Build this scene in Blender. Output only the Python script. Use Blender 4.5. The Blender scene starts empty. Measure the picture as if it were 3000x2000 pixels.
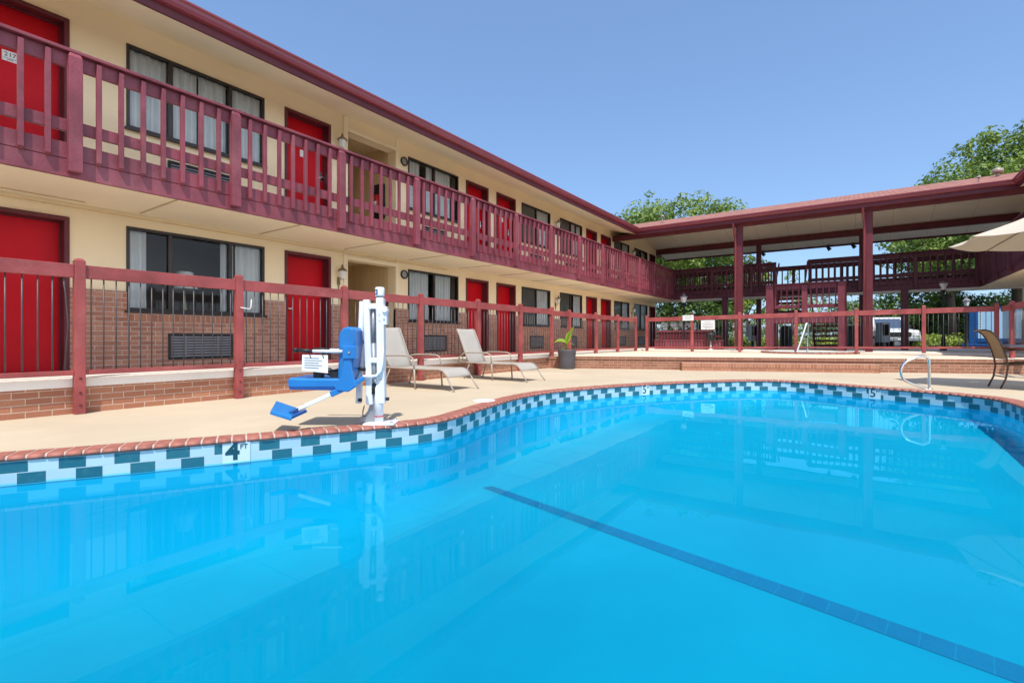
import bpy, bmesh, math, random
from math import sin, cos, pi, sqrt, atan2, radians
from mathutils import Vector, Matrix
from mathutils.geometry import tessellate_polygon
random.seed(7)
scene = bpy.context.scene
C = scene.collection
# world axes: x runs along the long motel wing (away from the viewer), y runs towards that wing, z up. pool deck is z = 0
TH = atan2(1016.0, 1461.0)
EYE = 0.85
def P(X, Y):            # metres right of / ahead of the viewpoint -> plan position
    return (X*sin(TH) + Y*cos(TH), -X*cos(TH) + Y*sin(TH))

# ------------------------------------------------------------------ mesh builder
class MB:
    def __init__(self, T=None, flip=False):
        self.v = []; self.f = []; self.mi = []; self.uv = []; self.sm = []
        self.T = T; self.flip = flip
    def pt(self, p):
        p = tuple(p)
        if self.T: p = self.T(*p)
        self.v.append(Vector(p)); return len(self.v)-1
    def face(self, idx, m=0, uv=None, smooth=False):
        idx = list(idx)
        if self.flip:
            idx.reverse()
            if uv: uv = list(reversed(uv))
        self.f.append(idx); self.mi.append(m); self.uv.append(uv); self.sm.append(smooth)
    def poly(self, pts, m=0, uv=None, smooth=False):
        self.face([self.pt(p) for p in pts], m, uv, smooth); return self
    def box(self, x0, x1, y0, y1, z0, z1, m=0):
        if x0 > x1: x0, x1 = x1, x0
        if y0 > y1: y0, y1 = y1, y0
        if z0 > z1: z0, z1 = z1, z0
        i = [self.pt(p) for p in ((x0,y0,z0),(x1,y0,z0),(x1,y1,z0),(x0,y1,z0),(x0,y0,z1),(x1,y0,z1),(x1,y1,z1),(x0,y1,z1))]
        for q in ((3,2,1,0),(4,5,6,7),(0,1,5,4),(1,2,6,5),(2,3,7,6),(3,0,4,7)):
            self.face([i[k] for k in q], m)
        return self
    def bar(self, a, b, w, h, m=0, up=(0,0,1)):      # rectangular bar from a to b
        a = Vector(a); b = Vector(b); d = (b-a).normalized(); u = Vector(up)
        if abs(d.dot(u)) > .98: u = Vector((1,0,0))
        s = d.cross(u).normalized()*w/2; t = s.cross(d).normalized()*h/2
        i = [self.pt(p) for p in (a-s-t,a+s-t,a+s+t,a-s+t,b-s-t,b+s-t,b+s+t,b-s+t)]
        for q in ((0,1,2,3),(7,6,5,4),(4,5,1,0),(5,6,2,1),(6,7,3,2),(7,4,0,3)):
            self.face([i[k] for k in q], m)
        return self
    def tube(self, pts, r, n=8, closed=False, m=0):
        pts = [Vector(p) for p in pts]; N = len(pts); rings = []
        rr = r if isinstance(r, (list, tuple)) else [r]*N
        prev = None
        for k in range(N):
            if closed: d = (pts[(k+1) % N]-pts[k-1]).normalized()
            else: d = (pts[min(k+1, N-1)]-pts[max(k-1, 0)]).normalized()
            if prev is None:
                u = Vector((0,0,1)) if abs(d.z) < .9 else Vector((1,0,0))
                u = (u-d*u.dot(d)).normalized()
            else:
                u = (prev-d*prev.dot(d))
                u = u.normalized() if u.length > 1e-6 else Vector((1,0,0))
            prev = u; w = d.cross(u)
            rings.append([self.pt(pts[k]+(u*cos(2*pi*j/n)+w*sin(2*pi*j/n))*rr[k]) for j in range(n)])
        for k in range(N if closed else N-1):
            a = rings[k]; b = rings[(k+1) % N]
            for j in range(n):
                self.face([a[j], a[(j+1) % n], b[(j+1) % n], b[j]], m, None, True)
        if not closed:
            self.face(list(reversed(rings[0])), m); self.face(rings[-1], m)
        return self
    def lathe(self, prof, c=(0,0,0), n=16, m=0, smooth=True, capb=True, capt=True):
        rings = [[self.pt((c[0]+r*cos(2*pi*j/n), c[1]+r*sin(2*pi*j/n), c[2]+z)) for j in range(n)] for r, z in prof]
        for a, b in zip(rings, rings[1:]):
            for j in range(n):
                self.face([a[j], a[(j+1) % n], b[(j+1) % n], b[j]], m, None, smooth)
        if capb: self.face(list(reversed(rings[0])), m)
        if capt: self.face(rings[-1], m)
        return self
    def prism(self, pts, h, m=0):    # pts: list of 3d points of one cap (ccw seen from +h side), h: extrusion vector
        h = Vector(h); a = [self.pt(p) for p in pts]; b = [self.pt(Vector(p)+h) for p in pts]; n = len(pts)
        self.face(list(reversed(a)), m); self.face(b, m)
        for k in range(n): self.face([a[k], a[(k+1) % n], b[(k+1) % n], b[k]], m)
        return self
    def build(self, name, mats, parent=None, bevel=0.0, fix=False):
        off = Vector((0,0,0)); p = parent
        while p is not None:
            off += p.location; p = p.parent
        me = bpy.data.meshes.new(name)
        me.from_pydata([tuple(v-off) for v in self.v], [], self.f)
        if not isinstance(mats, (list, tuple)): mats = [mats]
        for m in mats: me.materials.append(m)
        uvl = me.uv_layers.new(name='UVMap')
        vs = self.v
        for k, poly in enumerate(me.polygons):
            poly.material_index = self.mi[k]; poly.use_smooth = self.sm[k]
            u = self.uv[k]
            if u is None:
                n = poly.normal; ax, ay, az = abs(n.x), abs(n.y), abs(n.z)
                for li, vi in zip(poly.loop_indices, poly.vertices):
                    w = vs[vi]
                    uvl.data[li].uv = (w.y, w.z) if ax >= ay and ax >= az else ((w.x, w.z) if ay >= az else (w.x, w.y))
            else:
                for li, q in zip(poly.loop_indices, u): uvl.data[li].uv = q
        if bevel or fix:
            bm = bmesh.new(); bm.from_mesh(me)
            if fix: bmesh.ops.recalc_face_normals(bm, faces=bm.faces)
            if bevel: bmesh.ops.bevel(bm, geom=list(bm.edges), offset=bevel, segments=1, affect='EDGES', clamp_overlap=True)
            bm.to_mesh(me); bm.free()
        ob = bpy.data.objects.new(name, me); C.objects.link(ob)
        if parent is not None: ob.parent = parent
        return ob

def tag(o, label=None, cat=None, group=None, kind=None):
    if label: o['label'] = label
    if cat: o['category'] = cat
    if group: o['group'] = group
    if kind: o['kind'] = kind
    return o
def thing(name, label, cat, loc=(0,0,0), rz=0.0, group=None):
    o = bpy.data.objects.new(name, None); C.objects.link(o)
    o.location = loc; o.rotation_euler = (0,0,rz); o.empty_display_size = .2
    return tag(o, label, cat, group)
def dup(o, loc=None, rz=None, label=None, parent=None):
    c = o.copy(); C.objects.link(c)
    if parent is not None: c.parent = parent
    if loc is not None: c.location = loc
    if rz is not None: c.rotation_euler = (0,0,rz)
    if label: c['label'] = label
    for ch in list(o.children): dup(ch, parent=c)
    return c
def text_part(name, s, size, mat, parent, origin, ux, uy, ext=.001, align='CENTER', bold=0.0):
    cu = bpy.data.curves.new(name, 'FONT'); cu.body = s; cu.size = size; cu.extrude = ext
    cu.align_x = align; cu.align_y = 'CENTER'; cu.resolution_u = 3; cu.offset = bold
    t = bpy.data.objects.new(name, cu); C.objects.link(t)
    me = bpy.data.meshes.new_from_object(t.evaluated_get(bpy.context.evaluated_depsgraph_get()))
    bpy.data.objects.remove(t); bpy.data.curves.remove(cu)
    off = Vector((0,0,0)); p = parent
    while p is not None: off += p.location; p = p.parent
    ux = Vector(ux).normalized(); uy = Vector(uy).normalized(); uz = ux.cross(uy); o = Vector(origin)-off
    for v in me.vertices: v.co = o + ux*v.co.x + uy*v.co.y + uz*v.co.z
    me.materials.clear(); me.materials.append(mat); me.name = name
    ob = bpy.data.objects.new(name, me); C.objects.link(ob); ob.parent = parent
    return ob

# ------------------------------------------------------------------ materials
def newmat(name):
    m = bpy.data.materials.new(name); m.use_nodes = True
    nt = m.node_tree; nt.nodes.clear()
    out = nt.nodes.new('ShaderNodeOutputMaterial')
    return m, nt, out
def N(nt, typ, **kw):
    n = nt.nodes.new(typ)
    for k, v in kw.items():
        if k in n.inputs: n.inputs[k].default_value = v
        else: setattr(n, k, v)
    return n
def mixc(nt, fac, a, b, blend='MIX'):
    n = nt.nodes.new('ShaderNodeMix'); n.data_type = 'RGBA'; n.blend_type = blend
    for sock, val in ((n.inputs[0], fac), (n.inputs[6], a), (n.inputs[7], b)):
        if hasattr(val, 'is_linked'): nt.links.new(val, sock)
        elif isinstance(val, (int, float)): sock.default_value = val
        else: sock.default_value = (*val[:3], 1)
    return n.outputs[2]
def ramp(nt, val, lo, hi):
    n = nt.nodes.new('ShaderNodeMapRange'); n.inputs['From Min'].default_value = lo; n.inputs['From Max'].default_value = hi
    nt.links.new(val, n.inputs['Value']); return n.outputs['Result']
def noise(nt, vec, scale, detail=4, rough=.6):
    n = N(nt, 'ShaderNodeTexNoise', Scale=scale, Detail=detail, Roughness=rough)
    if vec is not None: nt.links.new(vec, n.inputs['Vector'])
    return n.outputs['Fac']
def mathn(nt, op, a, b=None):
    n = nt.nodes.new('ShaderNodeMath'); n.operation = op
    for k, v in enumerate((a, b)):
        if v is None: continue
        if hasattr(v, 'is_linked'): nt.links.new(v, n.inputs[k])
        else: n.inputs[k].default_value = v
    return n.outputs[0]
def dk(c, k): return tuple(min(1, x*k) for x in c)

def paint(name, col, rough=.55, var=.25, scale=3.0, fine=40.0, bump=.12, metal=0.0, stretch=(1,1,1), spec=.4, dirt=None):
    m, nt, out = newmat(name)
    geo = N(nt, 'ShaderNodeNewGeometry')
    mp = N(nt, 'ShaderNodeMapping'); mp.inputs['Scale'].default_value = stretch
    nt.links.new(geo.outputs['Position'], mp.inputs['Vector']); v = mp.outputs['Vector']
    n1 = noise(nt, v, scale); n2 = noise(nt, v, fine, 3)
    c = mixc(nt, ramp(nt, n1, .3, .7), dk(col, 1-var), dk(col, 1+var*.6))
    c = mixc(nt, mathn(nt, 'MULTIPLY', ramp(nt, n2, .4, .75), var*.8), c, dk(col, .62))
    if dirt:
        n3 = noise(nt, v, scale*.45, 6, .7)
        c = mixc(nt, mathn(nt, 'MULTIPLY', ramp(nt, n3, .52, .78), dirt[3] if len(dirt) > 3 else .5), c, dirt[:3])
    b = N(nt, 'ShaderNodeBsdfPrincipled', Roughness=rough, Metallic=metal)
    b.inputs['Specular IOR Level'].default_value = spec
    nt.links.new(c, b.inputs['Base Color'])
    if bump:
        bp = N(nt, 'ShaderNodeBump', Strength=bump, Distance=.01); nt.links.new(n2, bp.inputs['Height']); nt.links.new(bp.outputs[0], b.inputs['Normal'])
    nt.links.new(b.outputs[0], out.inputs[0]); return m

def brickmat(name, c1, c2, mortar, w=.215, h=.07, ms=.0045, offset=.5, bump=.5, rough=.85, vscale=1.0, stain=.35):
    m, nt, out = newmat(name)
    uv = N(nt, 'ShaderNodeUVMap')
    geo = N(nt, 'ShaderNodeNewGeometry')
    nz = N(nt, 'ShaderNodeTexNoise', Scale=9.0, Detail=3.0); nt.links.new(geo.outputs['Position'], nz.inputs['Vector'])
    ad = N(nt, 'ShaderNodeVectorMath', operation='MULTIPLY_ADD'); ad.inputs[1].default_value = (.008,.008,.008)
    nt.links.new(nz.outputs['Color'], ad.inputs[0]); nt.links.new(uv.outputs[0], ad.inputs[2])
    br = N(nt, 'ShaderNodeTexBrick', offset=offset); br.inputs['Scale'].default_value = 1.0
    br.inputs['Mortar Size'].default_value = ms; br.inputs['Mortar Smooth'].default_value = .15; br.inputs['Bias'].default_value = 0
    br.inputs['Brick Width'].default_value = w; br.inputs['Row Height'].default_value = h
    br.inputs['Color1'].default_value = (*c1,1); br.inputs['Color2'].default_value = (*c2,1); br.inputs['Mortar'].default_value = (*mortar,1)
    nt.links.new(ad.outputs[0], br.inputs['Vector'])
    n1 = noise(nt, geo.outputs['Position'], 1.6*vscale, 5, .65); n2 = noise(nt, geo.outputs['Position'], 60, 3)
    c = mixc(nt, mathn(nt, 'MULTIPLY', ramp(nt, n1, .45, .75), stain), br.outputs['Color'], dk(c1, .45))
    c = mixc(nt, mathn(nt, 'MULTIPLY', ramp(nt, n2, .45, .7), .3), c, dk(c2, .55))
    b = N(nt, 'ShaderNodeBsdfPrincipled', Roughness=rough); nt.links.new(c, b.inputs['Base Color'])
    hh = mathn(nt, 'SUBTRACT', mathn(nt, 'MULTIPLY', n2, .35), br.outputs['Fac'])
    bp = N(nt, 'ShaderNodeBump', Strength=bump, Distance=.006); nt.links.new(hh, bp.inputs['Height']); nt.links.new(bp.outputs[0], b.inputs['Normal'])
    nt.links.new(b.outputs[0], out.inputs[0]); return m

def leafmat(name, cols, trans=.35):
    m, nt, out = newmat(name)
    geo = N(nt, 'ShaderNodeNewGeometry')
    r = geo.outputs['Random Per Island']
    n1 = noise(nt, geo.outputs['Position'], .55, 3)
    n0 = noise(nt, geo.outputs['Position'], 1.3, 3)
    c = mixc(nt, mathn(nt, 'ADD', mathn(nt, 'MULTIPLY', r, .45), mathn(nt, 'MULTIPLY', ramp(nt, n0, .32, .66), .55)), cols[0], cols[1])
    c = mixc(nt, mathn(nt, 'MULTIPLY', ramp(nt, n1, .42, .62), .8), c, cols[2])
    b = N(nt, 'ShaderNodeBsdfPrincipled', Roughness=.5); nt.links.new(c, b.inputs['Base Color'])
    t = N(nt, 'ShaderNodeBsdfTranslucent'); nt.links.new(mixc(nt, .5, c, (.25,.32,.03)), t.inputs['Color'])
    mx = N(nt, 'ShaderNodeMixShader'); mx.inputs[0].default_value = trans
    nt.links.new(b.outputs[0], mx.inputs[1]); nt.links.new(t.outputs[0], mx.inputs[2]); nt.links.new(mx.outputs[0], out.inputs[0])
    return m

def glassmat(name, tint=(.93,.95,.95), ior=1.5, rough=.01, k=1.0):
    m, nt, out = newmat(name)
    fr = N(nt, 'ShaderNodeFresnel', IOR=ior)
    t = N(nt, 'ShaderNodeBsdfTransparent'); t.inputs[0].default_value = (*tint,1)
    g = N(nt, 'ShaderNodeBsdfGlossy', Roughness=rough); g.inputs[0].default_value = (k,k,k,1)
    mx = N(nt, 'ShaderNodeMixShader'); nt.links.new(fr.outputs[0], mx.inputs[0])
    nt.links.new(t.outputs[0], mx.inputs[1]); nt.links.new(g.outputs[0], mx.inputs[2]); nt.links.new(mx.outputs[0], out.inputs[0])
    return m

MAROON = (.265,.058,.078)
M = {}
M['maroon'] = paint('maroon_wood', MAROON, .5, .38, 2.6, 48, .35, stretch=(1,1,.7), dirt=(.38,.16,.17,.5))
M['maroon_shade'] = paint('shaded_maroon_wood', (.105,.022,.036), .55, .3, 2.2, 55, .2, dirt=(.2,.06,.075,.35))  # maroon darkened in colour, standing in for shade around the walkway
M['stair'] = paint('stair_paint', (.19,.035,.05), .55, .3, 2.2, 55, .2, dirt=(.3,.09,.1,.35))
M['maroon_dark'] = paint('maroon_trim', (.13,.02,.028), .5, .25, 2.5, 50, .15)
M['gutter'] = paint('gutter_metal', (.27,.048,.062), .35, .15, 1.2, 30, .05, spec=.5)
M['iron'] = paint('painted_iron', (.085,.08,.085), .4, .3, 5, 60, .1, metal=.2)
M['cream'] = paint('cream_stucco', (.95,.78,.51), .8, .07, .6, 70, .2, stretch=(1,1,.6))
M['soffit'] = paint('soffit_board', (.96,.82,.58), .8, .07, .5, 60, .1)
M['ceiling'] = paint('ceiling_board', (.95,.85,.70), .8, .08, .6, 50, .1)
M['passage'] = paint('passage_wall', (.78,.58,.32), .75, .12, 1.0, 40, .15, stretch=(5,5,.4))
M['door'] = paint('red_door', (.58,.002,.010), .45, .12, 1.5, 40, .06, spec=.2)
M['bronze'] = paint('bronze_aluminium', (.055,.045,.042), .4, .2, 4, 50, .05, metal=.5)
M['black'] = paint('black_metal', (.02,.02,.022), .45, .2, 4, 50, .1)
M['grille'] = paint('grille_metal', (.018,.018,.022), .5, .2, 4, 50, .05)
M['steel'] = paint('stainless_steel', (.72,.72,.7), .16, .08, 3, 30, .0, metal=1.0)
M['brass'] = paint('aged_brass', (.30,.24,.15), .35, .3, 8, 50, .1, metal=.8)
M['white'] = paint('white_powder_coat', (.80,.81,.82), .3, .05, 3, 40, .03)
M['blue'] = paint('blue_plastic', (.014,.185,.50), .35, .12, 4, 50, .05, spec=.5)
M['darkblue'] = paint('dark_blue_plastic', (.012,.075,.27), .4, .15, 4, 50, .05)
M['gray'] = paint('grey_metal', (.32,.34,.36), .4, .12, 4, 50, .05, metal=.3)
M['tanmetal'] = paint('taupe_tube', (.38,.32,.26), .4, .12, 5, 50, .05)
M['sling'] = paint('sling_fabric', (.42,.385,.335), .75, .06, 6, 220, .35)
M['tansling'] = paint('tan_sling', (.42,.27,.14), .75, .08, 6, 220, .35)
M['brownmetal'] = paint('brown_tube', (.10,.055,.03), .4, .12, 5, 50, .05)
M['deck'] = paint('deck_coating', (.555,.455,.32), .85, .10, .5, 90, .35, dirt=(.70,.60,.45,.7))
M['slab'] = paint('pale_concrete', (.86,.80,.71), .85, .08, 1.0, 60, .3, dirt=(.5,.45,.38,.3))
M['terrace'] = paint('terrace_concrete', (.74,.62,.47), .85, .08, .8, 60, .25, dirt=(.62,.5,.37,.3))
M['asphalt'] = paint('asphalt', (.085,.082,.08), .9, .2, .7, 60, .4, dirt=(.14,.13,.12,.5))
M['floor'] = paint('corridor_floor_paint', (.88,.80,.68), .8, .1, .9, 50, .15)
M['brick'] = brickmat('curb_brick', (.47,.20,.11), (.35,.135,.075), (.60,.47,.36))
M['brick_dark'] = brickmat('terrace_brick', (.37,.165,.095), (.27,.11,.065), (.52,.41,.32))
M['wallbrick'] = brickmat('wainscot_brick', (.52,.25,.155), (.35,.145,.095), (.60,.50,.42), .205, .068, .0045)
M['soldier'] = brickmat('soldier_brick', (.48,.215,.12), (.36,.14,.08), (.60,.46,.36), .074, .105, .004, 0.0)
M['shingle'] = brickmat('roof_shingle', (.40,.175,.13), (.31,.125,.095), (.16,.065,.055), .33, .14, .006, .5, .5, .9)
M['slab2'] = paint('walkway_concrete', (.85,.78,.68), .85, .08, 1.0, 60, .2)
M['plate'] = paint('white_plate', (.82,.82,.80), .4, .05, 8, 60, .0)
M['ink'] = paint('dark_ink', (.02,.02,.025), .5, .1, 8, 60, .0)
M['inkteal'] = paint('teal_ink', (.01,.075,.11), .3, .1, 8, 60, .0)
M['bark'] = paint('tree_bark', (.16,.11,.075), .9, .3, 4, 25, .8, stretch=(1,1,.3))
M['soil'] = paint('potting_soil', (.06,.04,.028), .95, .3, 8, 60, .6)
M['pot'] = paint('charcoal_pot', (.095,.088,.10), .55, .15, 4, 60, .1)
M['canvas'] = paint('tan_canvas', (.60,.50,.39), .85, .05, 2, 160, .2)
M['glass'] = glassmat('window_glass', k=.5)
M['slat'] = paint('grille_slat', (.24,.23,.24), .5, .15, 4, 50, .05)
M['carglass'] = glassmat('car_glass', (.12,.15,.17), k=.4)
M['lampglass'] = paint('frosted_lantern_glass', (.80,.80,.77), .25, .05, 6, 40, 0)
M['curtain'] = paint('sheer_curtain', (.93,.93,.89), .8, .06, 3, 90, .15)
M['screen'] = paint('insect_screen', (.20,.19,.165), .8, .12, 2, 120, .05)
M['fence'] = paint('fence_paint', (.36,.075,.072), .5, .36, 2.4, 48, .35, dirt=(.48,.20,.18,.5))
M['seam'] = paint('soffit_seam', (.62,.48,.30), .8, .1, 1, 40, .1)
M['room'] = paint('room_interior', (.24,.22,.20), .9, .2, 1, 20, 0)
M['carwhite'] = paint('white_car_paint', (.75,.76,.77), .22, .03, 1, 20, 0, spec=.6)
M['rubber'] = paint('tyre_rubber', (.02,.02,.02), .85, .2, 5, 50, .2)
M['trailer'] = paint('pale_blue_panel', (.42,.66,.85), .4, .05, 1, 30, .03)
M['trailerblue'] = paint('royal_blue_panel', (.014,.09,.28), .4, .08, 1, 30, .03)
M['red'] = paint('red_enamel', (.55,.02,.025), .35, .1, 4, 40, .03)
M['leaf_a'] = leafmat('leaf_mid', [(.045,.10,.02), (.19,.30,.05), (.31,.42,.075)])
M['leaf_b'] = leafmat('leaf_yellowgreen', [(.13,.22,.03), (.30,.42,.055), (.42,.52,.08)])
M['leaf_c'] = leafmat('leaf_dark', [(.022,.062,.022), (.06,.13,.03), (.14,.24,.045)])
M['leaf_d'] = leafmat('leaf_pale', [(.13,.21,.05), (.28,.38,.10), (.34,.44,.13)])
M['leaf_e'] = leafmat('leaf_far', [(.07,.12,.05), (.13,.20,.08), (.17,.24,.09)], .25)
M['frond'] = leafmat('leaf_lime', [(.22,.42,.03), (.34,.52,.05), (.40,.58,.06)], .45)
M['flower'] = paint('white_blossom', (.85,.85,.82), .7, .05, 8, 80, .1)

def tilemat():
    m, nt, out = newmat('waterline_tile')
    uv = N(nt, 'ShaderNodeUVMap'); sp = N(nt, 'ShaderNodeSeparateXYZ'); nt.links.new(uv.outputs[0], sp.inputs[0])
    u = sp.outputs[0]; v = sp.outputs[1]
    row = mathn(nt, 'FLOOR', v)
    uo = mathn(nt, 'SUBTRACT', u, mathn(nt, 'MULTIPLY', row, .6))
    half = mathn(nt, 'FRACT', mathn(nt, 'MULTIPLY', uo, .5))
    dark = mathn(nt, 'LESS_THAN', half, .5)
    fu = mathn(nt, 'FRACT', uo); fv = mathn(nt, 'FRACT', v)
    gu = mathn(nt, 'LESS_THAN', mathn(nt, 'ABSOLUTE', mathn(nt, 'SUBTRACT', fu, .5)), .482)
    gv = mathn(nt, 'LESS_THAN', mathn(nt, 'ABSOLUTE', mathn(nt, 'SUBTRACT', fv, .5)), .468)
    g = mathn(nt, 'MULTIPLY', gu, gv)
    wn = N(nt, 'ShaderNodeTexWhiteNoise', noise_dimensions='2D')
    cb = N(nt, 'ShaderNodeCombineXYZ'); nt.links.new(mathn(nt, 'FLOOR', uo), cb.inputs[0]); nt.links.new(row, cb.inputs[1]); nt.links.new(cb.outputs[0], wn.inputs['Vector'])
    geo = N(nt, 'ShaderNodeNewGeometry'); nz = noise(nt, geo.outputs['Position'], 22, 4)
    white = mixc(nt, wn.outputs['Value'], (.36,.55,.64), (.45,.64,.71))
    teal = mixc(nt, wn.outputs['Value'], (.016,.125,.18), (.03,.16,.21))
    teal = mixc(nt, mathn(nt, 'MULTIPLY', ramp(nt, nz, .5, .75), .4), teal, (.06,.2,.23))
    c = mixc(nt, dark, white, teal); c = mixc(nt, g, (.46,.58,.62), c)
    b = N(nt, 'ShaderNodeBsdfPrincipled', Roughness=.16); nt.links.new(c, b.inputs['Base Color'])
    bp = N(nt, 'ShaderNodeBump', Strength=.35, Distance=.002); nt.links.new(mathn(nt, 'ADD', g, mathn(nt, 'MULTIPLY', nz, .25)), bp.inputs['Height']); nt.links.new(bp.outputs[0], b.inputs['Normal'])
    nt.links.new(b.outputs[0], out.inputs[0]); return m
M['tile'] = tilemat()
def plastermat():
    m, nt, out = newmat('pool_plaster')
    geo = N(nt, 'ShaderNodeNewGeometry'); p = geo.outputs['Position']
    n1 = noise(nt, p, .5, 4, .6); n2 = noise(nt, p, 6, 5, .7); n3 = noise(nt, p, 40, 2)
    c = mixc(nt, ramp(nt, n1, .3, .7), (.0,.250,.375), (.001,.305,.425))
    c = mixc(nt, mathn(nt, 'MULTIPLY', ramp(nt, n2, .5, .8), .22), c, (.001,.255,.37))
    c = mixc(nt, mathn(nt, 'MULTIPLY', mathn(nt, 'GREATER_THAN', n3, .735), .35), c, (.002,.17,.30))
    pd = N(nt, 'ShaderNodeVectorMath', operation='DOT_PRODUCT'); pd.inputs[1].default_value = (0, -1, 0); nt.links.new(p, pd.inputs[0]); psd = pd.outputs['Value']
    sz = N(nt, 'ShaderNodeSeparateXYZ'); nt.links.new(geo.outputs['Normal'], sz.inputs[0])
    c = mixc(nt, ramp(nt, mathn(nt, 'ABSOLUTE', sz.outputs[2]), .75, .15), c, mixc(nt, ramp(nt, psd, 1.35, 1.7), (.001,.36,.54), (.02,.72,.92)))  # light put into colour: steep walls paler to offset shade, most at right
    b = N(nt, 'ShaderNodeBsdfPrincipled', Roughness=.8); b.inputs['Specular IOR Level'].default_value = .1
    nt.links.new(c, b.inputs['Base Color']); nt.links.new(b.outputs[0], out.inputs[0]); return m
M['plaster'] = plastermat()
M['lane'] = brickmat('lane_tile', (.001,.135,.255), (.001,.15,.27), (.002,.20,.32), .15, .30, .003, 0.0, 0.0, .5)
def watermat():
    m, nt, out = newmat('pool_water')
    geo = N(nt, 'ShaderNodeNewGeometry')
    n1 = noise(nt, geo.outputs['Position'], 1.1, 2, .5)
    bp = N(nt, 'ShaderNodeBump', Strength=.035, Distance=.05); nt.links.new(n1, bp.inputs['Height'])
    fr = N(nt, 'ShaderNodeFresnel', IOR=1.33); nt.links.new(bp.outputs[0], fr.inputs['Normal'])
    t = N(nt, 'ShaderNodeBsdfTransparent'); t.inputs[0].default_value = (.55,.93,.99,1)
    g = N(nt, 'ShaderNodeBsdfGlossy', Roughness=.012); nt.links.new(bp.outputs[0], g.inputs['Normal'])
    nt.links.new(mixc(nt, mathn(nt, 'MULTIPLY', fr.outputs[0], .64), (0,0,0), (.46,.88,1)), g.inputs[0])
    ads = nt.nodes.new('ShaderNodeAddShader'); nt.links.new(t.outputs[0], ads.inputs[0]); nt.links.new(g.outputs[0], ads.inputs[1]); nt.links.new(ads.outputs[0], out.inputs[0])
    return m
M['water'] = watermat()
M['coping'] = paint('coping_brick', (.40,.145,.105), .6, .3, 9, 70, .25, dirt=(.52,.25,.20,.4))
M['grout'] = paint('coping_mortar', (.56,.45,.385), .9, .15, 8, 60, .2)
SUN_E, SKY_S, SKY_T, SKY_G = 4.8, 0.15, (1.42, 1.86, 2.44), 0.62
FILL, FILL_DIR = (6.4, 6.1, 5.7), (-.30, -.94, .16)  # colour and direction of the added fill light
# ------------------------------------------------------------------ pool outline
OUT = [(-2.2,5.75),(-1.2,5.95),(-.3,5.55),(.83,5.02),(1.37,4.72),(2.0,4.38),(2.62,4.07),(3.15,3.82),(3.48,3.66),(3.80,3.58),(4.15,3.62),(4.68,3.75),(5.43,3.93),(6.1,4.04),(6.75,4.03),
       (7.4,3.88),(8.26,3.58),(9.18,3.12),(10.05,2.57),(10.72,2.05),(11.08,1.66),(11.22,1.25),(11.12,.78),(10.82,.14),(10.52,-.46),(10.22,-1.0),(9.96,-1.37),(9.62,-1.58),(9.1,-1.67),
       (8.3,-1.70),(6.8,-1.75),(5.0,-1.9),(3.4,-2.35),(2.5,-2.45),(1.9,-1.9),(1.0,-.55),(0,.95),(-1.0,2.45),(-2.0,4.0),(-2.45,4.9)]
def catmull(pts, step):
    n = len(pts); dense = []
    for k in range(n):
        p0, p1, p2, p3 = (Vector(pts[(k+j-1) % n]) for j in range(4))
        for i in range(40):
            t = i/40
            dense.append(.5*((2*p1)+(p2-p0)*t+(2*p0-5*p1+4*p2-p3)*t*t+(3*p1-p0-3*p2+p3)*t**3))
    acc = [0]
    for k in range(1, len(dense)+1): acc.append(acc[-1]+(dense[k % len(dense)]-dense[k-1]).length)
    L = acc[-1]; m = int(round(L/step)); res = []; j = 0
    for i in range(m):
        s = L*i/m
        while acc[j+1] < s: j += 1
        t = (s-acc[j])/(acc[j+1]-acc[j]); res.append(dense[j].lerp(dense[(j+1) % len(dense)], t))
    return res, L/m
pool, PSTEP = catmull(OUT, .05)
NP = len(pool)
area = sum(pool[k].x*pool[(k+1) % NP].y-pool[(k+1) % NP].x*pool[k].y for k in range(NP))
if area > 0: pool.reverse()                     # clockwise: inward normal = right of travel
def tangents(rad=3):
    T = []
    for k in range(NP):
        T.append((pool[(k+rad) % NP]-pool[(k-rad) % NP]).normalized())
    return T
TAN = tangents()
INW = [Vector((t.y, -t.x)) for t in TAN]
def ring(off):                                   # + inward
    return [pool[k]+INW[k]*off for k in range(NP)]
TAN8 = tangents(9); INW8 = [Vector((t.y, -t.x)) for t in TAN8]
def floorz(p):
    Y = p[0]*cos(TH)+p[1]*sin(TH); X = p[0]*sin(TH)-p[1]*cos(TH); return -1.0+.03*Y+.04*X

# ------------------------------------------------------------------ ground, deck, terrace
TZ = .34
def facex(d): return 12.36+.41*(6.9-d)           # front face of the raised terrace
mb = MB(); R = 400
mb.poly([(-R,-R,-2.6),(R,-R,-2.6),(R,R,-2.6),(-R,R,-2.6)])
mb.poly([(27.6,-R,.26),(R,-R,.26),(R,R,.26),(27.6,R,.26)])
mb.poly([(27.6,R,-2.6),(27.6,R,.26),(27.6,-R,.26),(27.6,-R,-2.6)])
tag(mb.build('ground', M['asphalt']), 'grey asphalt parking ground beyond the motel', None, None, 'structure')
COPW = .19
hole = ring(-COPW+.02)
dk_ = [(-6.0,7.25),(-6.0,-9.0),(facex(-9.0)+.1,-9.0),(facex(7.25)+.1,7.25)]
tri = tessellate_polygon([[Vector((x,y,0)) for x,y in dk_], [Vector((p.x,p.y,0)) for p in hole]])
allp = [(x,y,0) for x,y in dk_]+[(p.x,p.y,0) for p in hole]
mb = MB(); idx = [mb.pt(p) for p in allp]
for t in tri:
    a, b, c = (mb.v[i] for i in t)
    t = t if (b-a).cross(c-a).z > 0 else (t[0], t[2], t[1])
    mb.face([idx[i] for i in t])
tag(mb.build('pool_deck', M['deck']), 'pale peach coated concrete deck around the pool', None, None, 'structure')
mb = MB()
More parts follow.
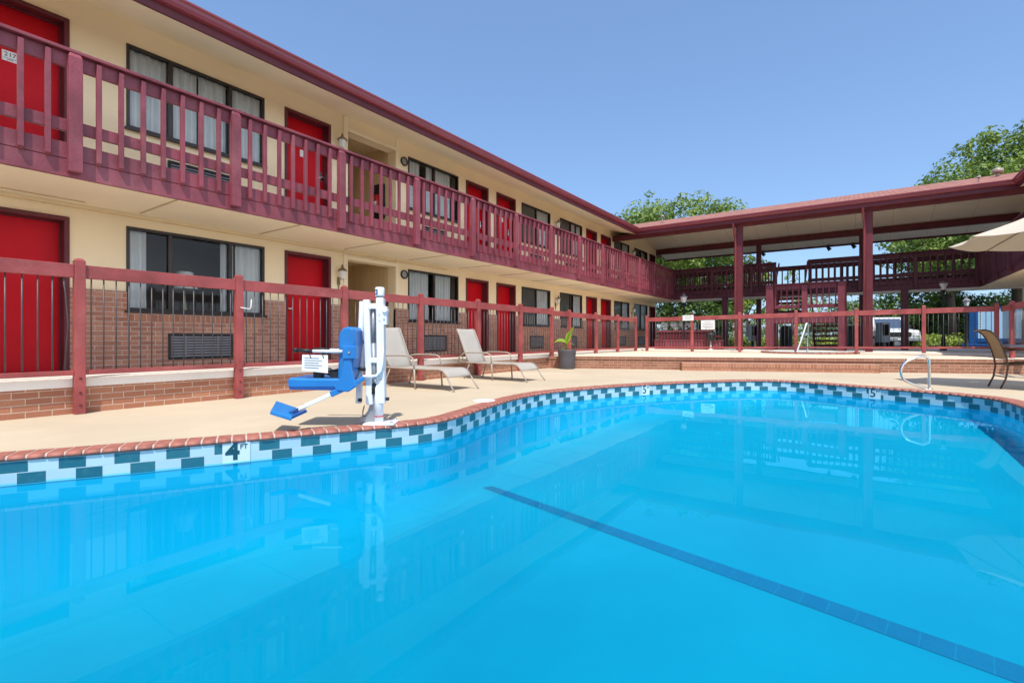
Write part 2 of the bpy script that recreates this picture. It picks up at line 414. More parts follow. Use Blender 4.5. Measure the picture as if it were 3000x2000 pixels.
mb.poly([(facex(7.23),7.23,TZ),(facex(-9),-9,TZ),(27.6,-9,TZ),(27.6,7.23,TZ)])
tag(mb.build('terrace_floor', M['terrace']), 'raised pale concrete terrace behind the pool deck', None, None, 'structure')
mb = MB()
mb.box(-6,25.6,7.225,8.66,.30,.40); mb.box(12.3,27.6,8.66,16,.2,.396)
tag(mb.build('corridor_floor', [M['slab']]), 'white edged concrete walkway slab along the ground floor rooms', None, None, 'structure')
mb = MB(); mb.box(19.8,27.6,-9,7.20,TZ+.003,.40)
tag(mb.build('walkway_floor', [M['slab2']]), 'concrete floor under the covered walkway', None, None, 'structure')

# ------------------------------------------------------------------ low brick walls
mb = MB(); mb.box(-6,facex(7.1)+.05,7.25,7.5,-.05,.30)
tag(mb.build('brick_wall', M['brick']), 'low orange brick curb wall along the fence beside the loungers', 'wall')
mb = MB()
y0, y1 = 7.249, -9.0
a = Vector((facex(y0), y0)); b = Vector((facex(y1), y1)); L = (b-a).length
n = (b-a).normalized(); back = Vector((-n.y, n.x))
if back.x < 0: back = -back
def fq(p, q, z0, z1, u0, u1):
    mb.poly([(p.x,p.y,z0),(p.x,p.y,z1),(q.x,q.y,z1),(q.x,q.y,z0)], 0, [(u0,z0),(u0,z1),(u1,z1),(u1,z0)])
fq(a, b, -.05, TZ-.004, 0, L)
a2 = a-back*.025; b2 = b-back*.025             # cap course
fq(a2, b2, TZ-.075, TZ-.004, .1, L+.1)
mb.poly([(a2.x,a2.y,TZ-.004),(a.x+back.x*.1,a.y+back.y*.1,TZ-.004),(b.x+back.x*.1,b.y+back.y*.1,TZ-.004),(b2.x,b2.y,TZ-.004)], 0, [(0,0),(0,.1),(L,.1),(L,0)])
mb.poly([(a2.x,a2.y,TZ-.075),(b2.x,b2.y,TZ-.075),(b.x,b.y,TZ-.075),(a.x,a.y,TZ-.075)])
tag(mb.build('brick_wall', M['brick_dark'], fix=False), 'long low brick face of the raised terrace behind the brick step', 'wall')
# brick step in front of it
def faceline(px_s):                              # point on the terrace face at camera column
    q = (px_s-1500)/1461.0
    # x = 12.36+.41*(6.9-y) ; X/Y = q
    A = sin(TH)-q*cos(TH); B = -cos(TH)-q*sin(TH)
    y = -(A*(12.36+.41*6.9))/(B-.41*A); return Vector((facex(y), y))
p = faceline(1993)-back*.005; q_ = faceline(2555)-back*.005
mb = MB(); D = .38; z1 = .205; Ls = (q_-p).length
pf = p-back*D; qf = q_-back*D
mb.poly([(pf.x,pf.y,-.02),(pf.x,pf.y,.10),(qf.x,qf.y,.10),(qf.x,qf.y,-.02)], 0, [(0,-.035),(0,.085),(Ls,.085),(Ls,-.035)])
po = pf-back*.012; qo = qf-back*.012
mb.poly([(po.x,po.y,.10),(po.x,po.y,z1),(qo.x,qo.y,z1),(qo.x,qo.y,.10)], 1, [(0,0),(0,.105),(Ls,.105),(Ls,0)])
mb.poly([(po.x,po.y,.10),(qo.x,qo.y,.10),(qf.x,qf.y,.10),(pf.x,pf.y,.10)], 1)
mb.poly([(po.x,po.y,z1),(p.x,p.y,z1),(q_.x,q_.y,z1),(qo.x,qo.y,z1)], 1, [(0,0),(0,D),(Ls,D),(Ls,0)])
mb.poly([(p.x,p.y,-.02),(p.x,p.y,z1),(po.x,po.y,z1),(po.x,po.y,-.02)], 0, [(0,0),(0,z1),(D,z1),(D,0)])
mb.poly([(qo.x,qo.y,-.02),(qo.x,qo.y,z1),(q_.x,q_.y,z1),(q_.x,q_.y,-.02)], 0, [(0,0),(0,z1),(D,z1),(D,0)])
tag(mb.build('brick_step', [M['brick'], M['soldier']]), 'low brick step with upright bricks in front of the terrace face', 'step')

# ------------------------------------------------------------------ swimming pool
c0 = (4.5, 1.2, 0)
POOL = thing('swimming_pool', 'freeform swimming pool with brick edge and checkered blue and white tile line', 'swimming pool', c0)
prof = [(0,-.034),(0,-.30),(.003,-.34)]
mb = MB(); rows = []
for off, z in prof: rows.append([(q.x,q.y,z) for q in ring(off)])
for k in range(1, 8):
    t = k/7*pi/2; off = .20*(1-cos(t)); row = []
    for j in range(NP):
        q = pool[j]+INW8[j]*off; zf = floorz(q); row.append((q.x,q.y,-.34+(zf+.34)*sin(t)))
    rows.append(row)
ids = [[mb.pt(q) for q in r] for r in rows]
for a_, b_ in zip(ids, ids[1:]):
    for j in range(NP): mb.face([a_[j], b_[j], b_[(j+1) % NP], a_[(j+1) % NP]], 0, None, True)
last = rows[-1]
tri = tessellate_polygon([[Vector((q[0],q[1],0)) for q in last]])
for t in tri:
    a_, b_, c_ = (Vector(last[i]) for i in t)
    t = t if (b_-a_).cross(c_-a_).z > 0 else (t[0], t[2], t[1])
    mb.face([ids[-1][i] for i in t], 0, None, True)
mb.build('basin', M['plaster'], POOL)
# lane line on the floor
def floorpt(px, py):
    q = (px-1500)/1461.0; e = (py-990)/1461.0      # z = .85 - e*Y = -.51-.136Y
    Y = (1.85-.003)/(e+.03+.04*q); X = q*Y; s, d = P(X, Y); return Vector((s, d, -1.0+.03*Y+.04*X+.003))
A0 = floorpt(1411,1427); A1 = floorpt(1443,1423); B0 = floorpt(3000,2006); B1 = floorpt(3000,1951)
d_ = (B0-A0); mb = MB(); A0e, B0e, A1e, B1e = A0, B0+(B0-A0)*.12, A1, B1+(B1-A1)*.12
Ll = (B0e-A0e).length
mb.poly([A0e, B0e, B1e, A1e], 0, [(0,0),(Ll,0),(Ll,.2),(.1,.2)])
mb.build('lane_line', M['lane'], POOL, fix=False)
# tile band (two rows)
TW, THH = .1655, .0855
acc = 0; mb = MB(); rb = ring(.006)
k0 = min(range(NP), key=lambda k: (pool[k]-Vector((-1.2,5.95))).length)
order = [(k0+j) % NP for j in range(NP)]
uacc = {}
s_ = 0
for j, k in enumerate(order):
    uacc[k] = s_; s_ += (rb[(k+1) % NP]-rb[k]).length
def markpos(px, py):
    Y = .95*1461/(py-990); X = (px-1500)/1461*Y; p = Vector(P(X, Y))
    return min(range(NP), key=lambda k: (rb[k]-p).length)
KM = markpos(663,1348)                            # the 4 FT plate
phase = .62-(uacc[KM]/TW) % 2
for j, k in enumerate(order):
    kn = (k+1) % NP; u0 = uacc[k]/TW+phase+10; u1 = u0+(rb[kn]-rb[k]).length/TW
    ps = [(rb[k].x,rb[k].y,-.034),(rb[k].x,rb[k].y,-.034-2*THH),(rb[kn].x,rb[kn].y,-.034-2*THH),(rb[kn].x,rb[kn].y,-.034)]
    mb.poly(ps, 0, [(u0,0.0),(u0,1.999),(u1,1.999),(u1,0.0)])
tb = mb.build('tile_band', M['tile'], POOL)
# depth markers
def marker(px, py, digit, wd=.17):
    k = markpos(px, py); o = rb[k]+INW[k]*.004; t = TAN[k]
    rt = Vector((t.x,t.y,0)); cam_side = Vector((sin(TH), -cos(TH)))
    if rt.x*cam_side.x+rt.y*cam_side.y < 0: rt = -rt
    nrm = Vector((INW[k].x,INW[k].y,0)); up = Vector((0,0,1))
    mbx = MB(); o3 = Vector((o.x,o.y,-.036-.076)); hw = wd/2; hh = .088
    f = o3+nrm*.003+(rt*.010)
    mbx.poly([f-rt*hw-up*hh, f+rt*hw-up*hh, f+rt*hw+up*hh, f-rt*hw+up*hh])
    pl = mbx.build('depth_marker', M['plate_tile'], POOL)
    if (rt.cross(up)).dot(nrm) < 0: rt2 = -rt
    else: rt2 = rt
    text_part('digit', digit, .20, M['inkteal'], pl, f+nrm*.002-rt2*.028+up*.006, rt2, up, .0005, bold=.007 if digit == '4' else .0015)
    text_part('lettering', 'FT', .055, M['inkteal'], pl, f+nrm*.002+rt2*.055+up*.045, rt2, up, .0005, bold=.001)
M['plate_tile'] = paint('marker_tile', (.60,.74,.78), .2, .06, 6, 40, .03)
marker(692,1352,'4',.205); marker(1955,1150,'5',.185); marker(2475,1160,'5',.185); marker(2987,1225,'5',.185)
# coping bricks
mb = MB(); bm_ = MB()
sec = [(-COPW,-.06),(-COPW,.006),(-.006,.008),(.014,.002),(.023,-.010),(.023,-.020),(.013,-.031),(-.02,-.035)]
nb = max(1, int(round(s_/.108))); rnd = random.Random(3)
outl = [pool[k] for k in order]; inl = [INW[k] for k in order]
cum = [0]
for j in range(NP): cum.append(cum[-1]+(outl[(j+1) % NP]-outl[j]).length)
def at(s):
    s %= cum[-1]; lo, hi = 0, NP
    while hi-lo > 1:
        mid = (lo+hi)//2
        if cum[mid] <= s: lo = mid
        else: hi = mid
    t = (s-cum[lo])/(cum[lo+1]-cum[lo]); return outl[lo].lerp(outl[(lo+1) % NP], t), inl[lo].lerp(inl[(lo+1) % NP], t).normalized()
for k in range(nb):
    sa = cum[-1]*k/nb+.0068; sb = cum[-1]*(k+1)/nb-.0068; dz = rnd.uniform(-.002,.002); do = rnd.uniform(-.003,.003)
    pa, na = at(sa); pb, nb_ = at(sb)
    ia = [mb.pt((pa.x+na.x*(o+do), pa.y+na.y*(o+do), z+dz)) for o, z in sec]
    ib = [mb.pt((pb.x+nb_.x*(o+do), pb.y+nb_.y*(o+do), z+dz)) for o, z in sec]
    ns = len(sec)
    for j in range(ns):
        mb.face([ia[j], ib[j], ib[(j+1) % ns], ia[(j+1) % ns]], 0, None, 2 <= j <= 5)
    mb.face(list(reversed(ia))); mb.face(ib)
cop = mb.build('coping', M['coping'], POOL, fix=True)
gs = [(-COPW-.012,-.05),(-COPW-.012,.003),(-.006,.0055),(.008,.000),(.0165,-.011),(.0165,-.018),(.008,-.028),(-.02,-.033)]
rings_ = [[bm_.pt((pool[k].x+INW[k].x*o, pool[k].y+INW[k].y*o, z)) for k in range(NP)] for o, z in gs]
for a_, b_ in zip(rings_, rings_[1:]+rings_[:1]):
    for j in range(NP): bm_.face([a_[j], a_[(j+1) % NP], b_[(j+1) % NP], b_[j]])
bm_.build('mortar', M['grout'], cop, fix=True)
# water
mb = MB(); wr = ring(-.002); ii = [mb.pt((q.x,q.y,-.19)) for q in wr]
tri = tessellate_polygon([[Vector((q.x,q.y,0)) for q in wr]])
for t in tri:
    a_, b_, c_ = (mb.v[i] for i in t)
    mb.face([ii[i] for i in (t if (b_-a_).cross(c_-a_).z > 0 else (t[0], t[2], t[1]))])
tag(mb.build('pool_water', M['water']), 'clear blue pool water', None, None, 'structure')
# skimmer lid on the deck
s, d = P((1418-1500)/1461*.85*1461/184, .85*1461/184)
mb = MB(); mb.lathe([(.155,0),(.155,.006),(.14,.011),(.02,.012),(.0,.012)], (0,0,.001), 28, 0, True, True, False)
sk = mb.build('skimmer_lid', M['plate']); sk.location = (s, d, 0)
tag(sk, 'round white skimmer lid set flush in the deck beside the pool edge', 'skimmer lid')
# ------------------------------------------------------------------ motel wings
F1, F2 = .40, 3.03                                 # floor levels
WY, BY = 8.65, 7.25                                # room wall plane, balcony edge plane
def mirror(x, y, z): return (x, 3.75-y, z)

def wall_with_holes(mb, x0, x1, z0, z1, y, holes, depth, m=0):
    xs = sorted({x0, x1, *[h[0] for h in holes], *[h[1] for h in holes]}); xs = [x for x in xs if x0 <= x <= x1]
    zs = sorted({z0, z1, *[h[2] for h in holes], *[h[3] for h in holes]}); zs = [z for z in zs if z0 <= z <= z1]
    for a, b in zip(xs, xs[1:]):
        for c, d in zip(zs, zs[1:]):
            xm, zm = (a+b)/2, (c+d)/2
            if any(h[0] < xm < h[1] and h[2] < zm < h[3] for h in holes): continue
            mb.poly([(a,y,c),(b,y,c),(b,y,d),(a,y,d)], m)
    for h in holes:
        a, b, c, d = max(h[0],x0), min(h[1],x1), max(h[2],z0), min(h[3],z1)
        if a >= b or c >= d: continue
        Y = y+depth
        if h[0] > x0: mb.poly([(a,y,c),(a,y,d),(a,Y,d),(a,Y,c)], m)
        if h[1] < x1: mb.poly([(b,y,c),(b,Y,c),(b,Y,d),(b,y,d)], m)
        if h[3] <= z1: mb.poly([(a,y,d),(b,y,d),(b,Y,d),(a,Y,d)], m)
        if h[2] >= z0: mb.poly([(a,y,c),(a,Y,c),(b,Y,c),(b,y,c)], m)

def railing(parent, a, b, out, posts, nbal, skip_first=False, skip_last=False, zf=3.0, T=None, m='maroon'):
    """railing from a to b (plan points), out = outward unit vector, posts = distances from a, nbal balusters between posts"""
    a = Vector(a); b = Vector(b); u = (b-a).normalized(); L = (b-a).length; o = Vector(out)
    dz = zf-3.0
    def W(t, w, z):
        p = a+u*t+o*w; q = (p.x, p.y, z+dz); return T(*q) if T else q
    def ob(mb, t0, t1, w0, w1, z0, z1):
        i = [mb.pt(W(*p)) for p in ((t0,w0,z0),(t1,w0,z0),(t1,w1,z0),(t0,w1,z0),(t0,w0,z1),(t1,w0,z1),(t1,w1,z1),(t0,w1,z1))]
        for q in ((3,2,1,0),(4,5,6,7),(0,1,5,4),(1,2,6,5),(2,3,7,6),(3,0,4,7)): mb.face([i[k] for k in q])
    mb = MB()
    ob(mb, 0, L, -.09, .065, 4.03, 4.065)
    ob(mb, 0, L, -.045, -.003, 3.87, 4.028)
    ob(mb, 0, L, -.045, -.003, 3.155, 3.29)
    rail = mb.build('balcony_railing', M[m], parent, .004, True)
    for t in posts:
        mb = MB(); ob(mb, t-.06, t+.06, .002, .095, 2.70, 3.97)
        i = [mb.pt(W(*p)) for p in ((t-.06,.002,3.97),(t+.06,.002,3.97),(t+.06,.095,3.97),(t-.06,.095,3.97),(t-.06,.002,4.025),(t+.06,.002,4.025),(t+.045,.062,4.025),(t-.045,.062,4.025))]
        for q in ((4,5,6,7),(0,1,5,4),(1,2,6,5),(2,3,7,6),(3,0,4,7)): mb.face([i[k] for k in q])
        mb.build('post', M[m], rail, .004, True)
    ends = [0]+list(posts)+[L] if True else posts
    segs = list(zip(posts, posts[1:]))
    if posts[0] > .35 and not skip_first: segs.insert(0, (posts[0]-(posts[1]-posts[0] if len(posts) > 1 else 1.75), posts[0]))
    if L-posts[-1] > .35 and not skip_last: segs.append((posts[-1], posts[-1]+(posts[1]-posts[0] if len(posts) > 1 else 1.75)))
    for s0, s1 in segs:
        for k in range(nbal):
            t = s0+(s1-s0)*(k+1)/(nbal+1)
            if t < .03 or t > L-.03: continue
            mb = MB(); jt = random.uniform(-.006, .006); t += jt; h = .024
            i = [mb.pt(W(*p)) for p in ((t-h,.004,2.835),(t+h,.004,2.835),(t+h,.052,2.865),(t-h,.052,2.865),(t-h,.004,4.02),(t+h,.004,4.02),(t+h,.052,3.995),(t-h,.052,3.995))]
            for q in ((3,2,1,0),(4,5,6,7),(0,1,5,4),(1,2,6,5),(2,3,7,6),(3,0,4,7)): mb.face([i[k] for k in q])
            mb.build('baluster', M[m], rail, .003, True)
    return rail

def rim(parent, a, b, out, T=None, m='maroon'):
    a = Vector(a); b = Vector(b); u = (b-a).normalized(); o = Vector(out); L = (b-a).length
    mb = MB()
    for z0, z1, w in ((2.65,2.845,-.002),(2.85,3.03,0.0)):
        i = []
        for t, w_, z in ((0,-.045,z0),(L,-.045,z0),(L,w,z0),(0,w,z0),(0,-.045,z1),(L,-.045,z1),(L,w,z1),(0,w,z1)):
            p = a+u*t+o*w_; q = (p.x,p.y,z); i.append(mb.pt(T(*q) if T else q))
        for q in ((3,2,1,0),(4,5,6,7),(0,1,5,4),(1,2,6,5),(2,3,7,6),(3,0,4,7)): mb.face([i[k] for k in q])
    return mb.build('rim_board', M[m], parent, .004, True)

def door(parent, s0, s1, zf, T, flip, handle_side=0, plate=None, m='door', half=False):
    zt = zf+2.06
    mb = MB(T, flip); mb.box(s0+.05,s1-.05,WY+.17,WY+.21,zf+.01,zt-.05)
    d = mb.build('door', M[m], parent)
    mb = MB(T, flip)
    for x0, x1, z0, z1 in ((s0,s0+.055,zf,zt),(s1-.055,s1,zf,zt),(s0+.055,s1-.055,zt-.055,zt)):
        mb.box(x0,x1,WY-.022,WY+.22,z0,z1)
    for x0, x1, z0, z1 in ((s0+.055,s0+.07,zf,zt-.055),(s1-.07,s1-.055,zf,zt-.055),(s0+.07,s1-.07,zt-.07,zt-.055)):
        mb.box(x0,x1,WY+.12,WY+.168,z0,z1)
    mb.box(s0+.055,s1-.055,WY-.01,WY+.169,zf,zf+.012)
    mb.build('door_frame', M['maroon_dark'], d, .003)
    hx = s0+.12 if handle_side == 0 else s1-.12
    mb = MB(T, flip)
    mb.box(hx-.03,hx+.03,WY+.16,WY+.172,zf+.93,zf+1.13); mb.box(hx-.016,hx+.016,WY+.09,WY+.16,zf+.99,zf+1.02)
    mb.box(hx-.016,hx+.10,WY+.09,WY+.11,zf+.99,zf+1.015)
    mb.build('door_handle', M['steel'], d, .003)
    if plate:
        cx = s0+.435 if plate == '217' else (s0+s1)/2
        mb = MB(T, flip); mb.box(cx-.075,cx+.075,WY+.163,WY+.169,zf+1.31,zf+1.44)
        pl = mb.build('number_plate', M['plate'], d)
        if plate == ' ': return d
        text_part('number', plate, .075, M['ink'], pl, T(cx,WY+.1625,zf+1.392) if T else (cx,WY+.1625,zf+1.392), (1,0,0), (0,0,1), .0004)
        mb = MB(T, flip); mb.box(cx-.06,cx+.06,WY+.1615,WY+.163,zf+1.345,zf+1.349); mb.box(cx-.03,cx+.03,WY+.1615,WY+.163,zf+1.328,zf+1.334)
        mb.build('plate_line', M['ink'], pl)
    return d

def window(parent, s0, s1, zf, mull, T, flip, cover, m='bronze', grille=True, brown=False, zb=.85, zt=2.06):
    z0, z1 = zf+zb, zf+zt; mb = MB(T, flip); fw = .04
    mb.box(s0,s1,WY-.015,WY+.07,z1-fw,z1); mb.box(s0,s1,WY-.02,WY+.07,z0,z0+fw)
    mb.box(s0,s0+fw,WY-.015,WY+.07,z0+fw,z1-fw); mb.box(s1-fw,s1,WY-.015,WY+.07,z0+fw,z1-fw)
    for x in mull: mb.box(x-.028,x+.028,WY-.008,WY+.066,z0+fw,z1-fw)
    w = mb.build('window', M[m], parent, .003)
    edges = [s0+fw]+list(mull)+[s1-fw]
    for a, b in zip(edges, edges[1:]):
        mb = MB(T, flip); y = WY+.028
        mb.poly([(a,y,z0+fw),(b,y,z0+fw),(b,y,z1-fw),(a,y,z1-fw)]); mb.build('pane', M['glass'], w)
    if len(mull) == 1 and s0 > 12:
        a, b = edges[0], edges[1]; mb = MB(T, flip); mb.poly([(a,WY+.045,z0+fw),(b,WY+.045,z0+fw),(b,WY+.045,z1-fw),(a,WY+.045,z1-fw)]); mb.build('insect_screen', M['screen'], w)
    mb = MB(T, flip); mb.box(s0-.03,s1+.03,WY-.055,WY-.016,z0-.035,z0-.001); mb.build('sill', M[m], w, .003)
    rnd = random.Random(int(s0*100)+int(zf*10))
    for c0_, c1_ in cover:                          # drawn parts of the curtain
        a, b = s0+(s1-s0)*c0_, s0+(s1-s0)*c1_; n = max(6, int((b-a)/.018)); mb = MB(T, flip); prev = None; ph = rnd.uniform(0, 6)
        for k in range(n+1):
            x = a+(b-a)*k/n; y = WY+.085+.022*sin(x*62+ph)+.010*sin(x*23+ph*2)
            cur = (mb.pt((x,y,z0-.05)), mb.pt((x,y,z1-.03)))
            if prev: mb.face([prev[0], cur[0], cur[1], prev[1]], 0, None, True)
            prev = cur
        mb.build('curtain', M['curtain'], w)
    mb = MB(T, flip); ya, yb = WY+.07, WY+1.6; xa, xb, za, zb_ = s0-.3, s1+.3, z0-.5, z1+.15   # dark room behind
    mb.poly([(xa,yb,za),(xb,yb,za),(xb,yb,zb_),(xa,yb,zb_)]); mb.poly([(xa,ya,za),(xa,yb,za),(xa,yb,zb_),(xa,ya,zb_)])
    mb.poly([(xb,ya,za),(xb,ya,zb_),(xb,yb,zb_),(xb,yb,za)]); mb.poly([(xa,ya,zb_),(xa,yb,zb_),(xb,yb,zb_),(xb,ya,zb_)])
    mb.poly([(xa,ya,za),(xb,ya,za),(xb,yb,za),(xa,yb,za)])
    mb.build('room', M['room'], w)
    if grille:
        gx0, gx1 = s0+(s1-s0)*(.28 if len(mull) == 2 else .25), s0+(s1-s0)*(.72 if len(mull) == 2 else .72)
        if len(mull) == 2: gx0, gx1 = 3.24, 4.19
        gz0, gz1 = zf+.12, zf+.52; mb = MB(T, flip)
        mb.box(gx0,gx1,WY-.05,WY-.005,gz1-.03,gz1); mb.box(gx0,gx1,WY-.05,WY-.005,gz0,gz0+.03)
        mb.box(gx0,gx0+.03,WY-.05,WY-.005,gz0+.03,gz1-.03); mb.box(gx1-.03,gx1,WY-.05,WY-.005,gz0+.03,gz1-.03)
        mb.box(gx0+.03,gx1-.03,WY-.034,WY-.031,gz0+.03,gz1-.03)
        gr = mb.build('vent_grille', M['grille'], parent)
        mb = MB(T, flip); n = 8
        for k in range(n):
            z = gz0+.055+(gz1-gz0-.11)*k/(n-1); mb.poly([(gx0+.03,WY-.047,z-.012),(gx1-.03,WY-.047,z-.012),(gx1-.03,WY-.036,z+.012),(gx0+.03,WY-.036,z+.012)])
        for k in range(1, 4):
            x = gx0+(gx1-gx0)*k/4; mb.box(x-.006,x+.006,WY-.048,WY-.036,gz0+.03,gz1-.03)
        mb.build('louvre', M['slat'], gr)
    return w

ROOMS = dict(
    doors=[(1.12,2.09,0),(5.13,6.10,1),(10.27,11.25,1),(11.64,12.62,1),(17.45,18.40,1),(18.79,19.77,1),(24.52,25.40,1)],
    wins=[(2.72,4.75,[3.28,4.17]),(8.18,9.96,[9.06]),(12.96,14.72,[13.83]),(15.39,17.10,[16.2]),(20.13,21.84,[21.0]),(22.48,24.23,[23.35])],
    passage=(6.50,7.79))
COV1 = [[(0,.13),(.66,.76),(.78,1)],[(0,.42),(.5,.88)],[(.52,.98)],[(.42,.55),(.66,1)],[(.5,.95)],[(.5,.8)]]
COV2 = [[(0,.30),(.31,.47),(.49,.70),(.72,1)],[(0,.24),(.36,.5),(.5,.86)],[(.5,1)],[(.5,.74),(.80,1)],[(.55,1)],[(.5,.86)]]

def wing(name, label, T, flip, x0, x1, doors, wins, passage, main):
    base = (x0, WY, F1) if not T else T(x0, WY, F1)
    W = thing(name, label, 'motel building', base)
    holes = []
    for zf in (F1, F2):
        for s0, s1, _ in doors: holes.append((s0, s1, zf-.05 if zf > 1 else zf-.3, zf+2.06))
        for s0, s1, _ in wins: holes.append((s0, s1, zf+.85, zf+2.06))
        if passage: holes.append((passage[0], passage[1], zf-.05 if zf > 1 else zf-.3, zf+2.07))
    mb = MB(T, flip)
    lo = [h for h in holes if h[2] < 2]; hi = [h for h in holes if h[2] > 2]
    wall_with_holes(mb, x0, x1, F1-.1, 2.72, WY, lo, .24)
    wall_with_holes(mb, x0, x1, 2.72, 5.44, WY, hi, .24)
    mb.poly([(19.6,WY,5.44),(x1,WY,5.44),(x1,WY,5.50),(23.35,WY,6.02),(21.0,WY,5.5)])
    mb.poly([(x1,WY,F1-.1),(x1,16,F1-.1),(x1,16,5.5),(x1,WY,5.5)]); mb.poly([(x0,16,F1-.1),(x0,WY,F1-.1),(x0,WY,5.44),(x0,16,5.44)])
    mb.poly([(x1,16,F1-.1),(x0,16,F1-.1),(x0,16,5.44),(x1,16,5.44)])
    mb.build('wall', M['cream'], W)
    lowd = [h for h in lo if h[3]-h[2] > 1.5]
    xs = sorted([x0, x1]+[e for h in lowd for e in (h[0], h[1])])
    for a, b in zip(xs[::2], xs[1::2]):
        mb = MB(T, flip); wall_with_holes(mb, a, b, F1-.1, 1.51, WY-.03, [h for h in lo if a < h[0] < b and h not in lowd], .09)
        mb.poly([(a,WY-.03,F1-.1),(a,WY-.03,1.51),(a,WY+.06,1.51),(a,WY+.06,F1-.1)]); mb.poly([(b,WY-.03,F1-.1),(b,WY+.06,F1-.1),(b,WY+.06,1.51),(b,WY-.03,1.51)])
        cuts = [a]+[e for h in lo if a < h[0] < b for e in (h[0], h[1])]+[b]
        for c_, d_ in zip(cuts[::2], cuts[1::2]): mb.poly([(c_,WY-.03,1.51),(d_,WY-.03,1.51),(d_,WY+.02,1.53),(c_,WY+.02,1.53)])
        mb.build('brick_wainscot', M['wallbrick'], W)
    # soldier course under the windows
    for s0, s1, _ in wins:
        mb = MB(T, flip); mb.poly([(s0,WY-.034,1.10),(s1,WY-.034,1.10),(s1,WY-.034,1.205),(s0,WY-.034,1.205)], 0, [(s0,0),(s1,0),(s1,.105),(s0,.105)])
        mb.build('sill_course', M['soldier'], W)
    # balcony slab, soffits, fascia, gutter, roof
    xe = 25.5
    mb = MB(T, flip); mb.box(x0,xe,BY+.045,WY-.001,2.655,2.99); mb.build('balcony_slab', M['soffit'], W)
    mb = MB(T, flip); mb.box(x0,xe,BY+.05,WY-.002,2.993,F2); mb.build('balcony_floor', M['floor'], W)
    mb = MB(T, flip)
    for k in range(int((xe-x0)/1.75)):
        x = 8.1+1.75*(k-4)
        if x0 < x < 23: mb.box(x-.012,x+.012,BY+.06,WY-.12,2.645,2.6545)
    mb.build('soffit_batten', M['seam'], W)
    mb = MB(T, flip); mb.poly([(x0,7.42,5.085),(x0,WY,5.415),(19.6+WY-7.40,WY,5.415),(19.62,7.42,5.085)]); mb.build('soffit', M['soffit'], W)
    mb = MB(T, flip); mb.box(x0,19.6,7.40,7.44,5.055,5.26); mb.build('fascia', M['maroon_dark'], W, .003)
    mb = MB(T, flip)                                # k-style gutter profile
    gp = [(7.398,5.165),(7.33,5.175),(7.305,5.215),(7.30,5.26),(7.275,5.275),(7.275,5.298),(7.29,5.298),(7.31,5.27),(7.398,5.27)]
    va = [mb.pt((x0,y,z)) for y, z in gp]; vb = [mb.pt((19.6-(7.40-y),y,z)) for y, z in gp]
    for k in range(len(gp)): mb.face([va[k], vb[k], vb[(k+1) % len(gp)], va[(k+1) % len(gp)]])
    mb.face(list(reversed(va))); mb.face(vb); mb.build('gutter', M['gutter'], W, 0, True)
    mb = MB(T, flip); zr = lambda y: 5.30+.285*(y-7.33)
    mb.poly([(x0,7.33,zr(7.33)),(19.53,7.33,zr(7.33)),(23.35,11.15,zr(11.15)),(23.35,12.3,zr(12.3)),(x0,12.3,zr(12.3))])
    mb.poly([(x0,12.3,zr(12.3)),(23.35,12.3,zr(12.3)),(27.5,16.4,5.3),(x0,16.4,5.3)])
    mb.poly([(x0,7.33,zr(7.33)-.02),(x0,7.33,zr(7.33)),(x0,12.3,zr(12.3)),(x0,12.3,zr(12.3)-.02)])
    mb.build('roof', M['shingle'], W)
    if main:
        mb = MB(); mb.tube([(x0,WY-.03,2.60),(3,WY-.05,2.59),(9.5,WY-.03,2.585)], .008, 5); mb.tube([(x0,WY-.25,2.648),(2.2,WY-.22,2.646)], .006, 5)
        mb.build('conduit', M['passage'], W)
    # doors and windows
    for zf, cov in ((F1, COV1), (F2, COV2)):
        for k, (s0, s1, hs) in enumerate(doors):
            dark = (main and k == 6) 
            door(W, s0, s1, zf, T, flip, hs if zf > 1 else (0 if k else 0), '217' if (main and zf > 1 and k == 0) else (' ' if (main and zf > 1 and k in (1, 3)) else None), 'maroon_dark' if dark else 'door')
        for k, (s0, s1, mull) in enumerate(wins):
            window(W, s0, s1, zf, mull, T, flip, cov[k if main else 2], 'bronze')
    if passage:
        p0, p1 = passage
        for zf in (F1, F2):
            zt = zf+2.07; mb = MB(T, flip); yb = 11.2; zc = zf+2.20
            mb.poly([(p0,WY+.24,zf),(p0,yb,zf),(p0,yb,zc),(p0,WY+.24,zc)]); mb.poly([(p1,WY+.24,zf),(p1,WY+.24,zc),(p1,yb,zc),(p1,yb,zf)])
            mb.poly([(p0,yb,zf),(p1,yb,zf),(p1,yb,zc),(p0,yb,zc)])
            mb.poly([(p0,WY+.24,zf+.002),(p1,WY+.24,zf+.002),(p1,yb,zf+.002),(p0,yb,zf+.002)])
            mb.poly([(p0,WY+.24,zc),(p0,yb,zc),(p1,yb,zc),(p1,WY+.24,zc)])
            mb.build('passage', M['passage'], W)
            mb = MB(T, flip); zz = (F1+2.24) if zf < 1 else 5.38
            mb.box(p0-.10,p0-.005,WY-.025,WY-.001,1.53 if zf < 1 else zf,zz); mb.box(p1+.005,p1+.09,WY-.02,WY-.001,1.53 if zf < 1 else zf,zz)
            mb.box(p0-.005,p1+.005,WY-.024,WY+.02,zt,zt+.075)
            mb.build('passage_trim', M['soffit'], W, .003)
    return W

